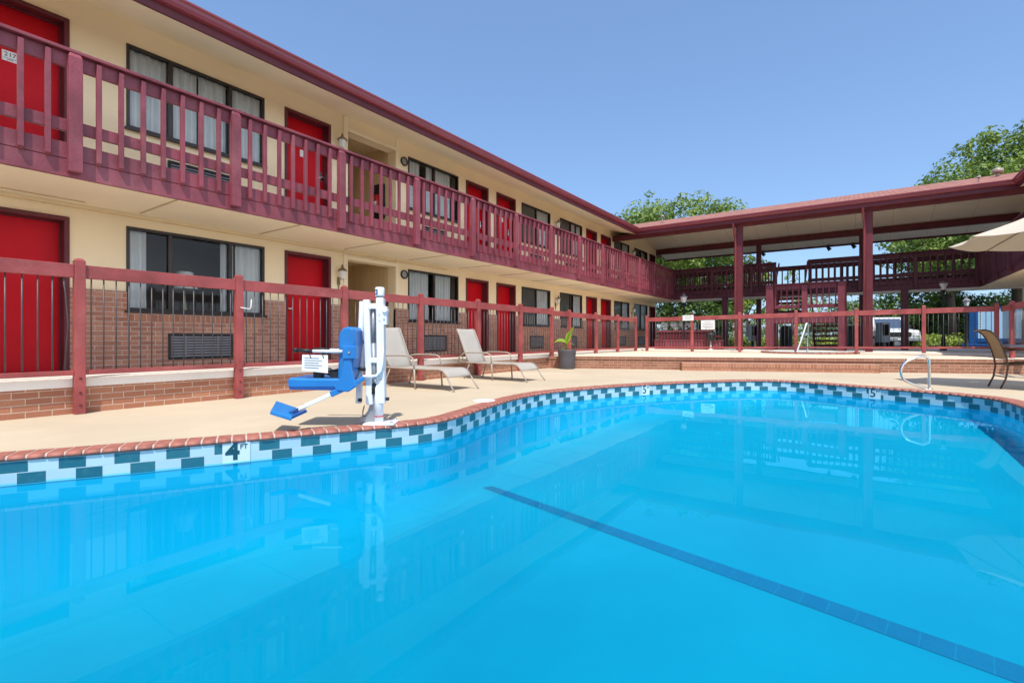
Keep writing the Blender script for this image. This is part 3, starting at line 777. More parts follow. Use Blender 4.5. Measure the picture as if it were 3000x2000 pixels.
LW = wing('motel_wing', 'two storey cream motel wing with red doors and a brick base beside the pool', None, False, -3.0, 25.55, ROOMS['doors'], ROOMS['wins'], ROOMS['passage'], True)
rim(LW, (-3.0,BY), (23.755,BY), (0,-1))
posts = [1.79+1.75*k+3.0 for k in range(-1, 13)]
railing(LW, (-3.0,BY), (23.755,BY), (0,-1), posts, 7, skip_first=True)
RW = wing('motel_wing', 'cream motel wing with maroon balcony at the right edge beyond the umbrella', mirror, True, 17.2, 25.55, [(18.0,18.95,0),(24.2,25.15,1)], [(19.3,21.0,[20.2]),(21.8,23.5,[22.7])], None, False)
rim(RW, (17.2,BY), (23.755,BY), (0,-1), mirror, 'maroon_shade')
railing(RW, (17.2,BY), (23.755,BY), (0,-1), [.34,2.09,3.84,5.59], 7, T=mirror, m='maroon_shade')
for w_ in (RW,):
    for ch in w_.children:
        pass

# ------------------------------------------------------------------ covered walkway joining the wings
CW = thing('covered_walkway', 'open two level covered walkway with maroon posts under a low shingled roof joining the wings', 'walkway', (23.8, 1.9, .40))
DL, DR = 7.25, -3.5
mb = MB(); mb.box(23.85,25.45,DR-.0,DL+.0,2.655,2.985); mb.build('walkway_slab', M['ceiling'], CW)
mb = MB(); mb.box(23.85,25.45,DR-1.39,DL+.04,2.99,F2); mb.build('walkway_deck', M['floor'], CW)
rim(CW, (23.80,DL), (23.80,DR), (-1,0), m='maroon_shade'); rim(CW, (25.50,DR-1.4), (25.50,DL+1.4), (1,0), m='maroon_shade')
railing(CW, (23.80,DL), (23.80,2.88), (-1,0), [.08,1.78,3.42,4.30], 7, m='maroon_shade')
railing(CW, (23.80,1.72), (23.80,DR), (-1,0), [.08,1.75,3.45,5.14], 7, m='maroon_shade')
railing(CW, (25.50,DR-1.4), (25.50,DL+1.4), (1,0), [.1+1.8*k for k in range(8)], 7, skip_last=True, m='maroon_shade')
def post(x, y, z0, z1, w=.2, name='post', m='maroon', parent=CW):
    mb = MB(); mb.box(x-w/2,x+w/2,y-w/2,y+w/2,z0,z1); return mb.build(name, M[m], parent, .008)
zu = lambda x: 5.10+.225*(min(x, 46.7-x)-19.6)        # ceiling underside
for y in (3.63,-.27):
    post(20.02, y, .40, zu(19.95)-.18, .21, m='maroon_dark')
    mb = MB(); mb.tube([(19.60,y+.16,5.06),(19.72,y+.16,4.95),(19.87,y+.12,4.55),(19.87,y+.12,.45)], .04, 8); mb.build('downspout', M['gutter'], CW)
for y in (3.82,-.11): post(25.62, y, .26, zu(25.55)-.26, .2, m='maroon_shade')
for y in (4.95,-1.42): post(23.95, y, .40, 2.655, .22, m='maroon_shade')
mb = MB(); mb.box(19.92,20.10,-4.85,8.64,zu(20.0)-.22,zu(20.0)-.01); mb.build('header_beam', M['maroon_dark'], CW, .004)
mb = MB(); mb.box(25.53,25.71,-4.85,8.64,zu(25.62)-.27,zu(25.62)-.01); mb.build('header_beam', M['maroon_dark'], CW, .004)
mb = MB()
mb.poly([(19.62,8.65,zu(19.62)),(23.35,8.65,zu(23.35)),(23.35,-4.9,zu(23.35)),(19.62,-4.9,zu(19.62))])
mb.poly([(23.35,8.65,zu(23.35)),(27.1,8.65,zu(27.1)),(27.1,-4.9,zu(27.1)),(23.35,-4.9,zu(23.35))])
mb.build('ceiling', M['ceiling'], CW)
mb = MB()
for y in [8.65-1.22*k for k in range(1, 11)]:
    for xa, xb in ((19.8,23.3),(23.4,27.0)):
        za, zb = zu(xa)-.002, zu(xb)-.002
        mb.poly([(xa,y-.009,za),(xa,y+.009,za),(xb,y+.009,zb),(xb,y-.009,zb)])
mb.build('ceiling_seam', M['passage'], CW)
mb = MB(); mb.box(19.58,19.62,-3.65,7.40,5.04,5.26); mb.build('fascia', M['maroon_dark'], CW, .003)
mb = MB(); mb.box(27.1,27.14,-4.9,8.6,5.02,5.26); mb.build('fascia', M['maroon_dark'], CW, .003)
mb = MB(); gp = [(.002,5.165),(.07,5.175),(.095,5.215),(.10,5.26),(.125,5.275),(.125,5.298),(.11,5.298),(.09,5.27),(.002,5.27)]
va = [mb.pt((19.58-w,7.40-w,z)) for w, z in gp]; vb = [mb.pt((19.58-w,-3.65+w,z)) for w, z in gp]
for k in range(len(gp)): mb.face([va[k], vb[k], vb[(k+1) % len(gp)], va[(k+1) % len(gp)]])
mb.build('gutter', M['gutter'], CW, 0, True)
zt = lambda x: 5.30+.285*(x-19.53)
mb = MB()
mb.poly([(19.53,7.33,zt(19.53)),(19.53,-3.58,zt(19.53)),(23.35,-7.4,zt(23.35)),(23.35,11.15,zt(23.35))])
mb.poly([(23.35,11.15,zt(23.35)),(23.35,-7.4,zt(23.35)),(27.2,-7.4,5.30),(27.2,11.15,5.30)])
roof = mb.build('roof', M['shingle'], CW)
def onroof(x, y, sc, tall):
    mb = MB(); z = zt(min(x, 46.7-x))
    mb.tube([(x,y,z-.05),(x,y,z+tall)], .05*sc, 8); mb.lathe([(.14*sc,0),(.15*sc,.05),(.14*sc,.12*sc),(.05,.16*sc)], (x,y,z+tall-.02), 10)
    mb.build('roof_vent', M['tanmetal'], roof)
onroof(21.2,6.9,.55,.26); onroof(22.3,-3.7,1.0,.14); onroof(20.6,-3.0,.35,.14)

# stairs
ST = thing('staircase', 'maroon wooden staircase with railed landing in front of the covered walkway', 'staircase', (21.4, 1.6, .40))
LZ = 1.74
mb = MB(); mb.box(20.85,22.05,.42,2.78,LZ-.05,LZ); mb.build('landing', M['floor'], ST)
mb = MB(); mb.box(20.80,20.85,.38,2.82,1.40,LZ+.02); mb.box(22.05,22.10,.38,2.82,1.40,LZ-.06); mb.box(20.85,22.05,.38,.42,1.40,LZ+.02); mb.box(20.85,22.05,2.78,2.82,1.40,LZ+.02)
mb.build('landing_beam', M['stair'], ST, .004)
for x, y, zt_ in ((20.74,2.72,2.80),(20.74,.48,2.80),(20.76,1.60,2.76),(22.0,2.72,2.80),(22.0,.48,2.80)):
    post(x, y, .40 if y != 1.60 else 1.40, zt_, .24 if y != 1.60 else .18, 'post', 'stair', ST)
mb = MB(); mb.box(20.70,20.86,.36,2.84,2.80,2.84); mb.box(20.79,20.83,.56,2.64,2.62,2.797); mb.box(20.79,20.83,.56,2.64,1.94,2.06)
mb.box(20.86,22.0,.36,.50,2.80,2.84); mb.box(20.86,22.0,2.70,2.84,2.80,2.84); mb.box(20.9,21.92,.47,.50,1.94,2.06); mb.box(20.9,21.92,2.70,2.73,1.94,2.06); mb.box(20.9,21.92,.47,.50,2.64,2.797); mb.box(20.9,21.92,2.70,2.73,2.64,2.797)
lr = mb.build('landing_railing', M['stair'], ST, .004)
for k in range(11):
    y = .48+2.24*(k+1)/12
    if abs(y-1.6) < .05: continue
    mb = MB(); mb.box(20.752,20.79,y-.02,y+.02,1.92,2.79); mb.build('baluster', M['stair'], lr)
for lo_z, hi_z, ya, yb, x0_, x1_ in ((LZ, F2, 1.74, 2.76, 22.1, 23.80), (LZ, .40, .46, 1.50, 22.1, 24.2)):
    n = 7
    for yy in (ya+.03, yb-.03):
        mb = MB(); mb.bar((x0_,yy,lo_z-.16),(x1_,yy,hi_z-.16),.05,.26); mb.build('stringer', M['maroon_dark'], ST)
    for k in range(1, n):
        x = x0_+(x1_-x0_)*k/n; z = lo_z+(hi_z-lo_z)*k/n
        mb = MB(); mb.box(x-.13,x+.13,ya+.055,yb-.055,z-.085,z); mb.build('tread', M['maroon_dark'], ST, .003)
    for yy in (ya-.01, yb+.01):
        mb = MB(); mb.bar((x0_,yy,lo_z+.95),(x1_,yy,hi_z+.95),.045,.11); mb.build('handrail', M['stair'], ST, .004)
# ------------------------------------------------------------------ pool fences
def fence(name, label, a, b, posts, zb, nbal, drop, rz=(.08,.14,1.12,1.27), pw=.095, ph=1.34, face=0.0, bent=None, first=None, group='maroon pool fences'):
    """a->b plan points, zb(t) base height, drop = how far posts run below the base"""
    a = Vector(a); b = Vector(b); u = (b-a).normalized(); w = Vector((-u.y, u.x)); L = (b-a).length
    F = thing(name, label, 'fence', (a.x, a.y, zb(0)-drop), 0, group)
    def ob(mb, t0, t1, w0, w1, za0, za1, zc0, zc1):
        pa = a+u*t0; pb = a+u*t1
        i = [mb.pt((p.x+w.x*q, p.y+w.y*q, z)) for p, q, z in ((pa,w0,za0),(pb,w0,zc0),(pb,w1,zc0),(pa,w1,za0),(pa,w0,za1),(pb,w0,zc1),(pb,w1,zc1),(pa,w1,za1))]
        for q in ((3,2,1,0),(4,5,6,7),(0,1,5,4),(1,2,6,5),(2,3,7,6),(3,0,4,7)): mb.face([i[k] for k in q])
    for t in posts:
        z = zb(t); h = pw/2; mb = MB(); ob(mb, t-h, t+h, -h, h, z-drop, z+ph-.03, z-drop, z+ph-.03)
        p = a+u*t
        lo = [mb.pt((p.x+u.x*x+w.x*y, p.y+u.y*x+w.y*y, z+ph-.03)) for x, y in ((-h,-h),(h,-h),(h,h),(-h,h))]
        hi = [mb.pt((p.x+u.x*x+w.x*y, p.y+u.y*x+w.y*y, z+ph)) for x, y in ((-h*.55,-h*.55),(h*.55,-h*.55),(h*.55,h*.55),(-h*.55,h*.55))]
        mb.face(hi)
        for k in range(4): mb.face([lo[k], lo[(k+1) % 4], hi[(k+1) % 4], hi[k]])
        pst = mb.build('post', M['fence'], F, .004, True)
        if drop > .3:
            mb = MB()
            for zz in (.10,.24,.40): mb.tube([(p.x,p.y-h-.001,zz),(p.x,p.y-h-.009,zz)], [.014,.009], 8)
            mb.build('bolt', M['maroon_dark'], pst)
    segs = list(zip(posts, posts[1:]))
    for si, (s0, s1) in enumerate(segs):
        e0, e1 = s0+pw/2, s1-pw/2; z0, z1 = zb(s0), zb(s1)
        mb = MB(); ob(mb, e0, e1, -.022, .022, z0+rz[2], z0+rz[3], z1+rz[2], z1+rz[3]); mb.build('top_rail', M['fence'], F, .004, True)
        mb = MB(); ob(mb, e0, e1, -.022, .022, z0+rz[0], z0+rz[1], z1+rz[0], z1+rz[1]); mb.build('bottom_rail', M['fence'], F, .004, True)
        n = max(2, int(round(nbal*(s1-s0)/1.75)))
        for k in range(n):
            t = e0+(e1-e0)*(k+.5)/n+random.uniform(-.004,.004); z = zb(t); p = a+u*t; mb = MB()
            pts = [(p.x,p.y,z+rz[1]-.005),(p.x,p.y,z+rz[2]+.005)]
            if bent == (si, k): pts = [(p.x-u.x*.02,p.y-u.y*.02,pts[0][2]),(p.x+u.x*.015,p.y+u.y*.015,z+.6),(p.x-u.x*.01,p.y-u.y*.01,z+.95),(p.x-u.x*.03,p.y-u.y*.03,pts[1][2])]
            mb.tube(pts, .0075, 6); mb.build('baluster', M['iron'], F)
    return F
F_A = fence('pool_fence', 'maroon fence with iron balusters on the brick curb behind the pool lift and loungers', (0,7.176), (12.4,7.176), [.04,1.82,3.57,5.33,7.13,8.95,10.7,12.3], lambda t: .40, 14, .40, rz=(.035,.09,1.12,1.27), bent=(0,13))
# wire hook on the second post in view
mb = MB(); mb.tube([(3.57,7.12,1.28),(3.60,7.09,1.27),(3.68,7.09,1.26),(3.70,7.09,1.29),(3.705,7.09,1.40)], .007, 6)
tag(mb.build('gate_hook', M['white']), 'small white wire hook screwed to the fence post by the first window', 'hook')
F_B = fence('pool_fence', 'maroon fence along the raised terrace beside the far motel rooms', (12.36,7.18), (18.9,7.18), [1.0,2.86,4.68,6.46], lambda t: .36, 14, .05)
mb = MB(); mb.box(12.36,13.31,7.158,7.202,1.49,1.635); r_ = mb.build('top_rail', M['fence'], F_B, .004)
mb = MB(); mb.box(12.36,13.31,7.158,7.202,.44,.50); mb.build('bottom_rail', M['fence'], F_B, .004)
for k in range(7):
    mb = MB(); mb.tube([(12.46+.125*k,7.18,.495),(12.46+.125*k,7.18,1.495)], .0075, 6); mb.build('baluster', M['iron'], F_B)
F_C = fence('pool_fence', 'maroon fence carrying white signs in front of the covered walkway', (19.1,6.88), (19.1,-3.2), [.05,1.78,3.42,5.16,6.82,8.46,10.03], lambda t: .37+.010*t, 14, .05, ph=1.36)
F_D = fence('pool_fence', 'maroon fence turning towards the umbrella at the far right', (19.0,-3.25), (13.5,-3.25), [1.05,2.85,4.65], lambda t: .46, 14, .12, ph=1.36)
mb = MB(); mb.box(18.0,19.06,-3.272,-3.228,1.58,1.73); mb.build('top_rail', M['fence'], F_D, .004)
mb = MB(); mb.box(18.0,19.06,-3.272,-3.228,.54,.60); mb.build('bottom_rail', M['fence'], F_D, .004)
for k in range(8):
    mb = MB(); mb.tube([(18.06+.125*k,-3.25,.595),(18.06+.125*k,-3.25,1.585)], .0075, 6); mb.build('baluster', M['iron'], F_D)
# signs on the fence
def fsign(px0, px1, z0, z1, lines, label, xoff=.0, head=None):
    x = 19.04-xoff; ys = []
    for px in (px0, px1):
        q = (px-1500)/1461.0; ys.append(x*(sin(TH)-q*cos(TH))/(cos(TH)+q*sin(TH)))
    y0, y1 = max(ys), min(ys); yc = (y0+y1)/2
    S = thing('sign', label, 'sign', (x, yc, z0), 0, 'white signs on the fence')
    mb = MB(); mb.box(x-.012,x,y1,y0,z0,z1); b = mb.build('board', M['plate'], S, .003)
    mb = MB(); w = (y0-y1)
    for k, (zz, fr, m) in enumerate(lines): 
        mb.box(x-.0145,x-.012,yc-w*fr/2,yc+w*fr/2,z0+(z1-z0)*zz-.009,z0+(z1-z0)*zz+.009)
    mb.build('text_line', M['gray'], b)
    return S
fsign(2000,2032,1.50,1.70,[(.68,.7,0),(.32,.55,0)], 'narrow white notice fixed on the fence rail by the lamp post', .0)
fsign(2054,2094,1.16,1.50,[(.8,.5,0),(.6,.8,0),(.44,.78,0),(.28,.8,0),(.14,.5,0)], 'larger white rules sign hanging below the fence rail', .0)

# ------------------------------------------------------------------ pool lift
LF = thing('pool_lift', 'white and blue pool access lift with a folded seat beside the pool edge', 'pool lift')
def part(mb, name, m, parent=LF, bevel=0.0, fix=False): return mb.build(name, M[m], parent, bevel, fix)
bp = part(MB().box(-.13,.17,-.11,.14,.003,.022), 'base_plate', 'white', LF, .004)
mb = MB()
for x, y in ((-.10,-.08),(.14,-.08),(.14,.11),(-.10,.11)): mb.lathe([(.014,0),(.014,.014),(.007,.018)], (x,y,.022), 6)
part(mb, 'bolt', 'steel', bp)
part(MB().tube([(0,0,.02),(0,0,.44)], .043, 14), 'base_post', 'white')
part(MB().tube([(0,0,.075),(0,0,.085)], .0445, 14), 'red_band', 'red')
part(MB().prism([(-.20,-.006,.022),(-.02,-.006,.022),(-.02,-.006,.42),(-.055,-.006,.30),(-.11,-.006,.13)], (0,.014,0)), 'gusset', 'gray', LF, 0, True)
part(MB().bar((.028,.0,.205),(.016,.0,1.245),.075,.09,0,(0,1,0)), 'mast', 'white', LF, .008)
part(MB().tube([(.012,0,1.245),(.010,0,1.262)], .034, 14), 'collar', 'gray')
cap = part(MB().lathe([(.044,0),(.046,.01),(.046,.075),(.040,.088),(.0,.09)], (.008,0,1.262), 18, 0, True, True, False), 'motor_cap', 'white')
mb = MB()
for k in range(6):
    a0, a1 = radians(205+k*9), radians(205+(k+1)*9); r = .0468
    mb.poly([(.008+r*cos(a0),r*sin(a0),1.275),(.008+r*cos(a1),r*sin(a1),1.275),(.008+r*cos(a1),r*sin(a1),1.328),(.008+r*cos(a0),r*sin(a0),1.328)], 0, None, True)
part(mb, 'emblem', 'darkblue', cap)
mb = MB()
for k in range(2):
    a0, a1 = radians(222+k*9), radians(222+(k+1)*9); r = .0474
    mb.poly([(.008+r*cos(a0),r*sin(a0),1.287),(.008+r*cos(a1),r*sin(a1),1.287),(.008+r*cos(a1),r*sin(a1),1.316),(.008+r*cos(a0),r*sin(a0),1.316)], 0, None, True)
part(mb, 'emblem_light', 'plate', cap)
part(MB().bar((-.085,-.01,.195),(-.118,-.01,1.225),.062,.07,0,(0,1,0)), 'lift_arm', 'white', LF, .008)
part(MB().bar((-.215,.05,.20),(-.178,.05,1.215),.052,.06,0,(0,1,0)), 'lift_arm', 'white', LF, .008)
mb = MB(); mb.bar((-.12,-.01,1.16),(.02,-.01,1.165),.05,.055); mb.tube([(-.075,-.05,1.15),(-.075,.03,1.15)], .02, 10); mb.tube([(.07,-.06,1.12),(.07,.05,1.12)], .024, 10); mb.box(.04,.085,-.04,.04,.98,1.16)
part(mb, 'link', 'white', LF, .004)
mb = MB()
for x, z in ((.015,1.08),(.018,1.02),(.02,.45),(.035,.45),(.06,1.04)): mb.tube([(x,-.049,z),(x,-.044,z)], .009, 8)
part(mb, 'bolt', 'steel')
mb = MB(); mb.tube([(-.058,0,1.14),(-.054,0,.80)], .017, 12); mb.tube([(-.054,0,.80),(-.04,0,.30)], .026, 12)
part(mb, 'actuator', 'gray')
part(MB().tube([(-.052,-.012,.30),(-.05,-.012,.36),(-.02,-.012,.40)], .03, 10), 'actuator_foot', 'black')
part(MB().bar((-.10,-.02,.63),(.02,-.02,.63),.045,.05), 'cross_link', 'white', LF, .005)
part(MB().tube([(.045,-.06,.74),(.045,-.065,.60),(.035,-.07,.53),(.0,-.075,.485),(-.05,-.075,.475),(-.155,-.075,.475)], .0165, 10), 'grab_handle', 'white')
mb = MB(); mb.lathe([(.0,-.02),(.022,-.012),(.022,.012),(.0,.02)], (-.17,-.06,.245), 12, 0, True, False, False); mb.lathe([(.0,-.02),(.018,-.012),(.018,.012),(.0,.02)], (.085,0,.25), 12, 0, True, False, False)
part(mb, 'knob', 'black')
part(MB().tube([(-.13,-.05,.19),(-.145,-.05,.13),(-.14,-.06,.085),(-.115,-.05,.09)], .0055, 6), 'cable', 'black')
# seat: side silhouette seen from the pool, extruded across
def shell(pts, y0, y1): return MB().prism([(x, y0, z) for x, z in pts], (0, y1-y0, 0))
back = [(-.36,.46),(-.345,.70),(-.352,.86),(-.335,.92),(-.29,.955),(-.235,.96),(-.19,.94),(-.185,.80),(-.205,.66),(-.215,.52),(-.24,.44),(-.30,.42)]
part(shell([(x+.02, z) for x, z in back], -.22, .20), 'backrest', 'blue', LF, .022, True)
part(shell([(-.20,.66),(-.26,.67),(-.285,.52),(-.315,.45),(-.36,.40),(-.33,.355),(-.22,.345),(-.14,.40),(-.165,.46),(-.185,.55)], -.262, -.225), 'seat_bracket', 'blue', LF, .008, True)
part(shell([(-.80,.475),(-.30,.468),(-.28,.40),(-.30,.362),(-.78,.372),(-.805,.40)], -.235, .215), 'seat', 'blue', LF, .018, True)
part(shell([(-.79,.395),(-.36,.395),(-.36,.357),(-.775,.366)], -.238, -.236), 'seat_edge', 'darkblue')
part(MB().box(-.27,-.14,-.275,-.20,.655,.775), 'arm_bracket', 'blue', LF, .006)
part(MB().tube([(-.205,-.285,.715),(-.205,-.275,.715)], .011, 8), 'bolt', 'steel')
ar = part(MB().tube([(-.26,-.235,.722),(-.56,-.24,.727)], .0155, 12), 'armrest', 'white')
part(MB().tube([(-.56,-.24,.727),(-.70,-.242,.735)], .0185, 12), 'grip', 'black', ar)
part(MB().tube([(-.70,-.242,.735),(-.735,-.242,.737)], .021, 12), 'grip_end', 'black', ar)
ar2 = part(MB().tube([(-.26,.20,.722),(-.56,.205,.727)], .0155, 12), 'armrest', 'white')
part(MB().tube([(-.56,.205,.727),(-.73,.205,.735)], .0185, 12), 'grip', 'black', ar2)
pl = part(MB().poly([(-.66,-.246,.545),(-.415,-.243,.52),(-.415,-.243,.69),(-.655,-.246,.695)]), 'instruction_card', 'plate')
mb = MB()
for k in range(5): mb.bar((-.635,-.2485,.665-.022*k),(-.50+.03*(k % 2),-.2475,.662-.023*k),.002,.004)
part(mb, 'text_line', 'gray', pl)
mb = MB()
for x in (-.585,-.465): mb.tube([(x,-.247,.715),(x+.004,-.256,.69),(x+.012,-.247,.665)], .0035, 5)
part(mb, 'tie', 'black', pl)
mb = MB(); rnd = random.Random(2)
for k in range(5):
    p0 = Vector((-.58+.05*k, -.12+.03*k, .50)); pts = [p0+Vector((rnd.uniform(-.05,.10)*i*.5+.03*i, rnd.uniform(-.04,.04), .02+.035*sin(i*1.3+k))) for i in range(6)]
    mb.tube(pts, .014, 6)
mb.box(-.57,-.50,-.20,-.10,.475,.545); mb.box(-.42,-.35,-.18,-.10,.48,.53)
part(mb, 'safety_belt', 'black', LF, 0, True)
# foot support reaching down and towards the viewer
p0, p1 = Vector((-.19,-.18,.415)), Vector((-.66,-.35,.195))
part(MB().bar(p0, p0.lerp(p1,.42), .055, .055).bar((-.10,-.16,.47),(-.19,-.20,.415),.05,.04), 'leg_socket', 'blue', LF, .006)
part(MB().bar(p0.lerp(p1,.40), p1, .034, .034), 'leg_tube', 'white', LF, .004)
fo = part(MB().prism([(-.863,-.43,.197),(-.647,-.48,.146),(-.715,-.23,.197),(-.93,-.18,.255)], (-.006,-.006,-.036)), 'footrest', 'blue', LF, .006, True)
part(MB().bar((-.70,-.40,.165),(-.60,-.30,.225),.028,.04).bar((-.675,-.455,.135),(-.575,-.35,.185),.028,.03), 'footrest_bracket', 'darkblue', fo, .004)
LF.location = (*P(-1.315, 4.93), 0); LF.rotation_euler = (0,0,TH-pi/2)

# ------------------------------------------------------------------ sun loungers
def make_lounger():
    R = thing('sun_lounger', 'beige sling sun lounger with raised back, the nearer one beside the pool lift', 'sun lounger', (0,0,0), 0, 'reclining sun loungers by the brick curb')
    hw = .30; B = lambda n, m, mb, p=R, bv=0, fx=False: mb.build(n, M[m], p, bv, fx)
    def arc(c, r, a0, a1, n, y): return [(c[0]+r*cos(radians(a0+(a1-a0)*k/n)), y, c[1]+r*sin(radians(a0+(a1-a0)*k/n))) for k in range(n+1)]
    for s in (-1, 1):
        y = s*hw
        B('side_rail', 'tanmetal', MB().tube([(-.92,y,.355),(-.66,y,.345),(-.2,y,.335),(.3,y,.335),(.52,y,.34),(.60,y,.325),(.655,y,.285),(.70,y,.22)], .0135, 8))
        B('leg', 'tanmetal', MB().tube([(.70,y,.22),(.78,y*1.02,.10),(.86,y*1.05,0)], .0135, 8))
        ya = s*(hw+.035)
        B('armrest', 'tanmetal', MB().tube([(.01,ya,.33),(-.005,ya,.46),(-.03,ya,.515),(-.09,ya,.545),(-.30,ya,.555),(-.60,ya,.55),(-.74,ya,.53),(-.83,ya,.47),(-.885,ya,.40),(-.92,y,.355)], .0135, 8))
        B('leg', 'tanmetal', MB().tube([(.01,ya,.335),(.02,ya,.17),(.035,ya,0)], .0145, 8))
        B('leg', 'tanmetal', MB().tube([(-.60,y*.96,.34),(-.68,y*.98,.17),(-.74,y,0)], .0125, 8))
        B('back_frame', 'tanmetal', MB().tube([(-.655,y*.93,.35),(-.72,y*.93,.50),(-.80,y*.93,.68),(-.885,y*.93,.87),(-.93,y*.93,.96),(-.965,y*.93,1.03)], .0125, 8))
    def sheet(prof, w, th, name, m):
        mb = MB(); n = 8; top = []; bot = []
        for x, z in prof:
            top.append([mb.pt((x, -w+2*w*k/n, z-.012*(1-(2*k/n-1)**2))) for k in range(n+1)])
            bot.append([mb.pt((x, -w+2*w*k/n, z-th-.012*(1-(2*k/n-1)**2))) for k in range(n+1)])
        for i in range(len(prof)-1):
            for k in range(n):
                mb.face([top[i][k], top[i+1][k], top[i+1][k+1], top[i][k+1]], 0, None, True); mb.face([bot[i][k+1], bot[i+1][k+1], bot[i+1][k], bot[i][k]], 0, None, True)
            mb.face([bot[i][0], bot[i+1][0], top[i+1][0], top[i][0]]); mb.face([top[i][n], top[i+1][n], bot[i+1][n], bot[i][n]])
        mb.face([top[0][k] for k in range(n+1)]+[bot[0][k] for k in range(n, -1, -1)]); mb.face([bot[-1][k] for k in range(n+1)]+[top[-1][k] for k in range(n, -1, -1)])
        B(name, m, mb, R, 0, True)
    sheet([(-.66,.352),(-.4,.342),(-.1,.338),(.2,.340),(.45,.350),(.54,.352),(.61,.337),(.665,.297),(.71,.235)], hw-.002, .012, 'seat_sling', 'sling')
    sheet([(-.66,.365),(-.725,.515),(-.805,.695),(-.89,.885),(-.94,.985),(-.975,1.045),(-.985,1.052)], hw*.93, .012, 'back_sling', 'sling')
    B('cross_bar', 'tanmetal', MB().tube([(.70,-hw,.225),(.70,hw,.225)], .012, 8)); B('cross_bar', 'tanmetal', MB().tube([(-.93,-hw,.355),(-.93,hw,.355)], .012, 8))
    B('back_strut', 'tanmetal', MB().tube([(-.80,-.2,.66),(-.90,-.2,.36)], .009, 6).tube([(-.80,.2,.66),(-.90,.2,.36)], .009, 6))
    return R
L1 = make_lounger(); L1.location = (*P(-1.45, 8.57), 0); L1.rotation_euler = (0,0,-pi/2+radians(1.5))
L2 = dup(L1, (*P(-.22, 10.25), 0), -pi/2-radians(1.0), 'beige sling sun lounger with raised back, the farther one beside the potted plant')

# ------------------------------------------------------------------ potted plant
pp = P(1.515, 13.75)
PT = thing('potted_plant', 'lime green leafy plant in a tall charcoal pot at the end of the brick curb', 'potted plant', (*pp, 0))
c = (*pp, 0)
pot = MB().lathe([(.185,.002),(.20,.03),(.225,.25),(.252,.47),(.262,.50),(.262,.53),(.24,.53),(.235,.46)], c, 26, 0, True, True, False).build('pot', M['pot'], PT)
MB().lathe([(.236,.47),(.1,.485),(0,.49)], c, 20, 0, True, False, False).build('soil', M['soil'], PT)
def leaf(base, dirn, L, w, droop, name='leaf', parent=PT, m='frond', fold=.25, twist=0.0):
    b = Vector(base); d = Vector(dirn).normalized(); sd = d.cross(Vector((0,0,1))).normalized(); upv = sd.cross(d)
    sd = sd*cos(twist)+upv*sin(twist); mb = MB(); prev = None; n = 10; p = b.copy(); dd = d.copy()
    for k in range(n+1):
        t = k/n; ww = w*(sin(pi*min(1, t*.92+.06))**.8)
        nn = sd.cross(dd).normalized()
        cur = (mb.pt(p-sd*ww+nn*ww*fold), mb.pt(p), mb.pt(p+sd*ww+nn*ww*fold))
        if prev:
            mb.face([prev[0], prev[1], cur[1], cur[0]], 0, None, True); mb.face([prev[1], prev[2], cur[2], cur[1]], 0, None, True)
        prev = cur; p = p+dd*(L/n); dd = (dd+Vector((0,0,-droop/n))).normalized()
    mb.build(name, M[m], parent)
RT = Vector((sin(TH), -cos(TH), 0)); FW = Vector((cos(TH), sin(TH), 0)); UP = Vector((0,0,1))
MB().tube([(pp[0],pp[1],.48),(pp[0]+RT.x*.0,pp[1],.62),tuple(Vector((pp[0],pp[1],.76))+RT*.02)], [.02,.016,.01], 8).build('stem', M['frond'], PT)
top = Vector((pp[0],pp[1],.70))
leaf(top+RT*.0, RT*.38+UP*1.0, .50, .11, .15, twist=.6); leaf(top+UP*.02, RT*.30+UP*1+FW*.2, .36, .08, .1, twist=-.4)
leaf(top, RT*-.8+UP*.62, .40, .10, 1.5, twist=.5); leaf(top-UP*.03, RT*.85+UP*.5-FW*.2, .24, .05, 1.6)
leaf(top-UP*.14, RT*-.75+UP*.45-FW*.3, .18, .03, 1.8); leaf(top-UP*.15, RT*.7+UP*.5+FW*.3, .20, .032, 1.8); leaf(top-UP*.05, RT*-.2+UP*.8-FW*.6, .24, .05, 1.5)

# ------------------------------------------------------------------ hand rails
hb = Vector((*P(6.97, 8.33), 0))
HR = thing('pool_handrail', 'curved polished steel grab rail at the pool edge in front of the umbrella shadow', 'handrail', tuple(hb), 0)
u = (RT*-.88+FW*.12)
def curve(pts, n=6):
    out = []; P_ = [Vector(p) for p in pts]; m = len(P_)
    for k in range(m-1):
        p0, p1, p2, p3 = P_[max(k-1,0)], P_[k], P_[k+1], P_[min(k+2,m-1)]
        for i in range(n):
            t = i/n; out.append(.5*((2*p1)+(p2-p0)*t+(2*p0-5*p1+4*p2-p3)*t*t+(3*p1-p0-3*p2+p3)*t**3))
    out.append(P_[-1]); return out
prof = [(.0,0.0),(.0,.20),(.0,.42),(.02,.50),(.08,.545),(.15,.545),(.25,.515),(.38,.46),(.45,.40),(.485,.31),(.475,.22),(.43,.145),(.34,.10),(.20,.055),(.06,.012)]
MB().tube(curve([hb+u*a_+UP*z_ for a_, z_ in prof]), .021, 12).build('tube', M['steel'], HR)
MB().lathe([(.055,0),(.055,.006),(.024,.016)], tuple(hb+UP*.001), 18).lathe([(.05,0),(.05,.006),(.024,.014)], tuple(hb+u*.055+UP*.001), 18).build('flange', M['steel'], HR)
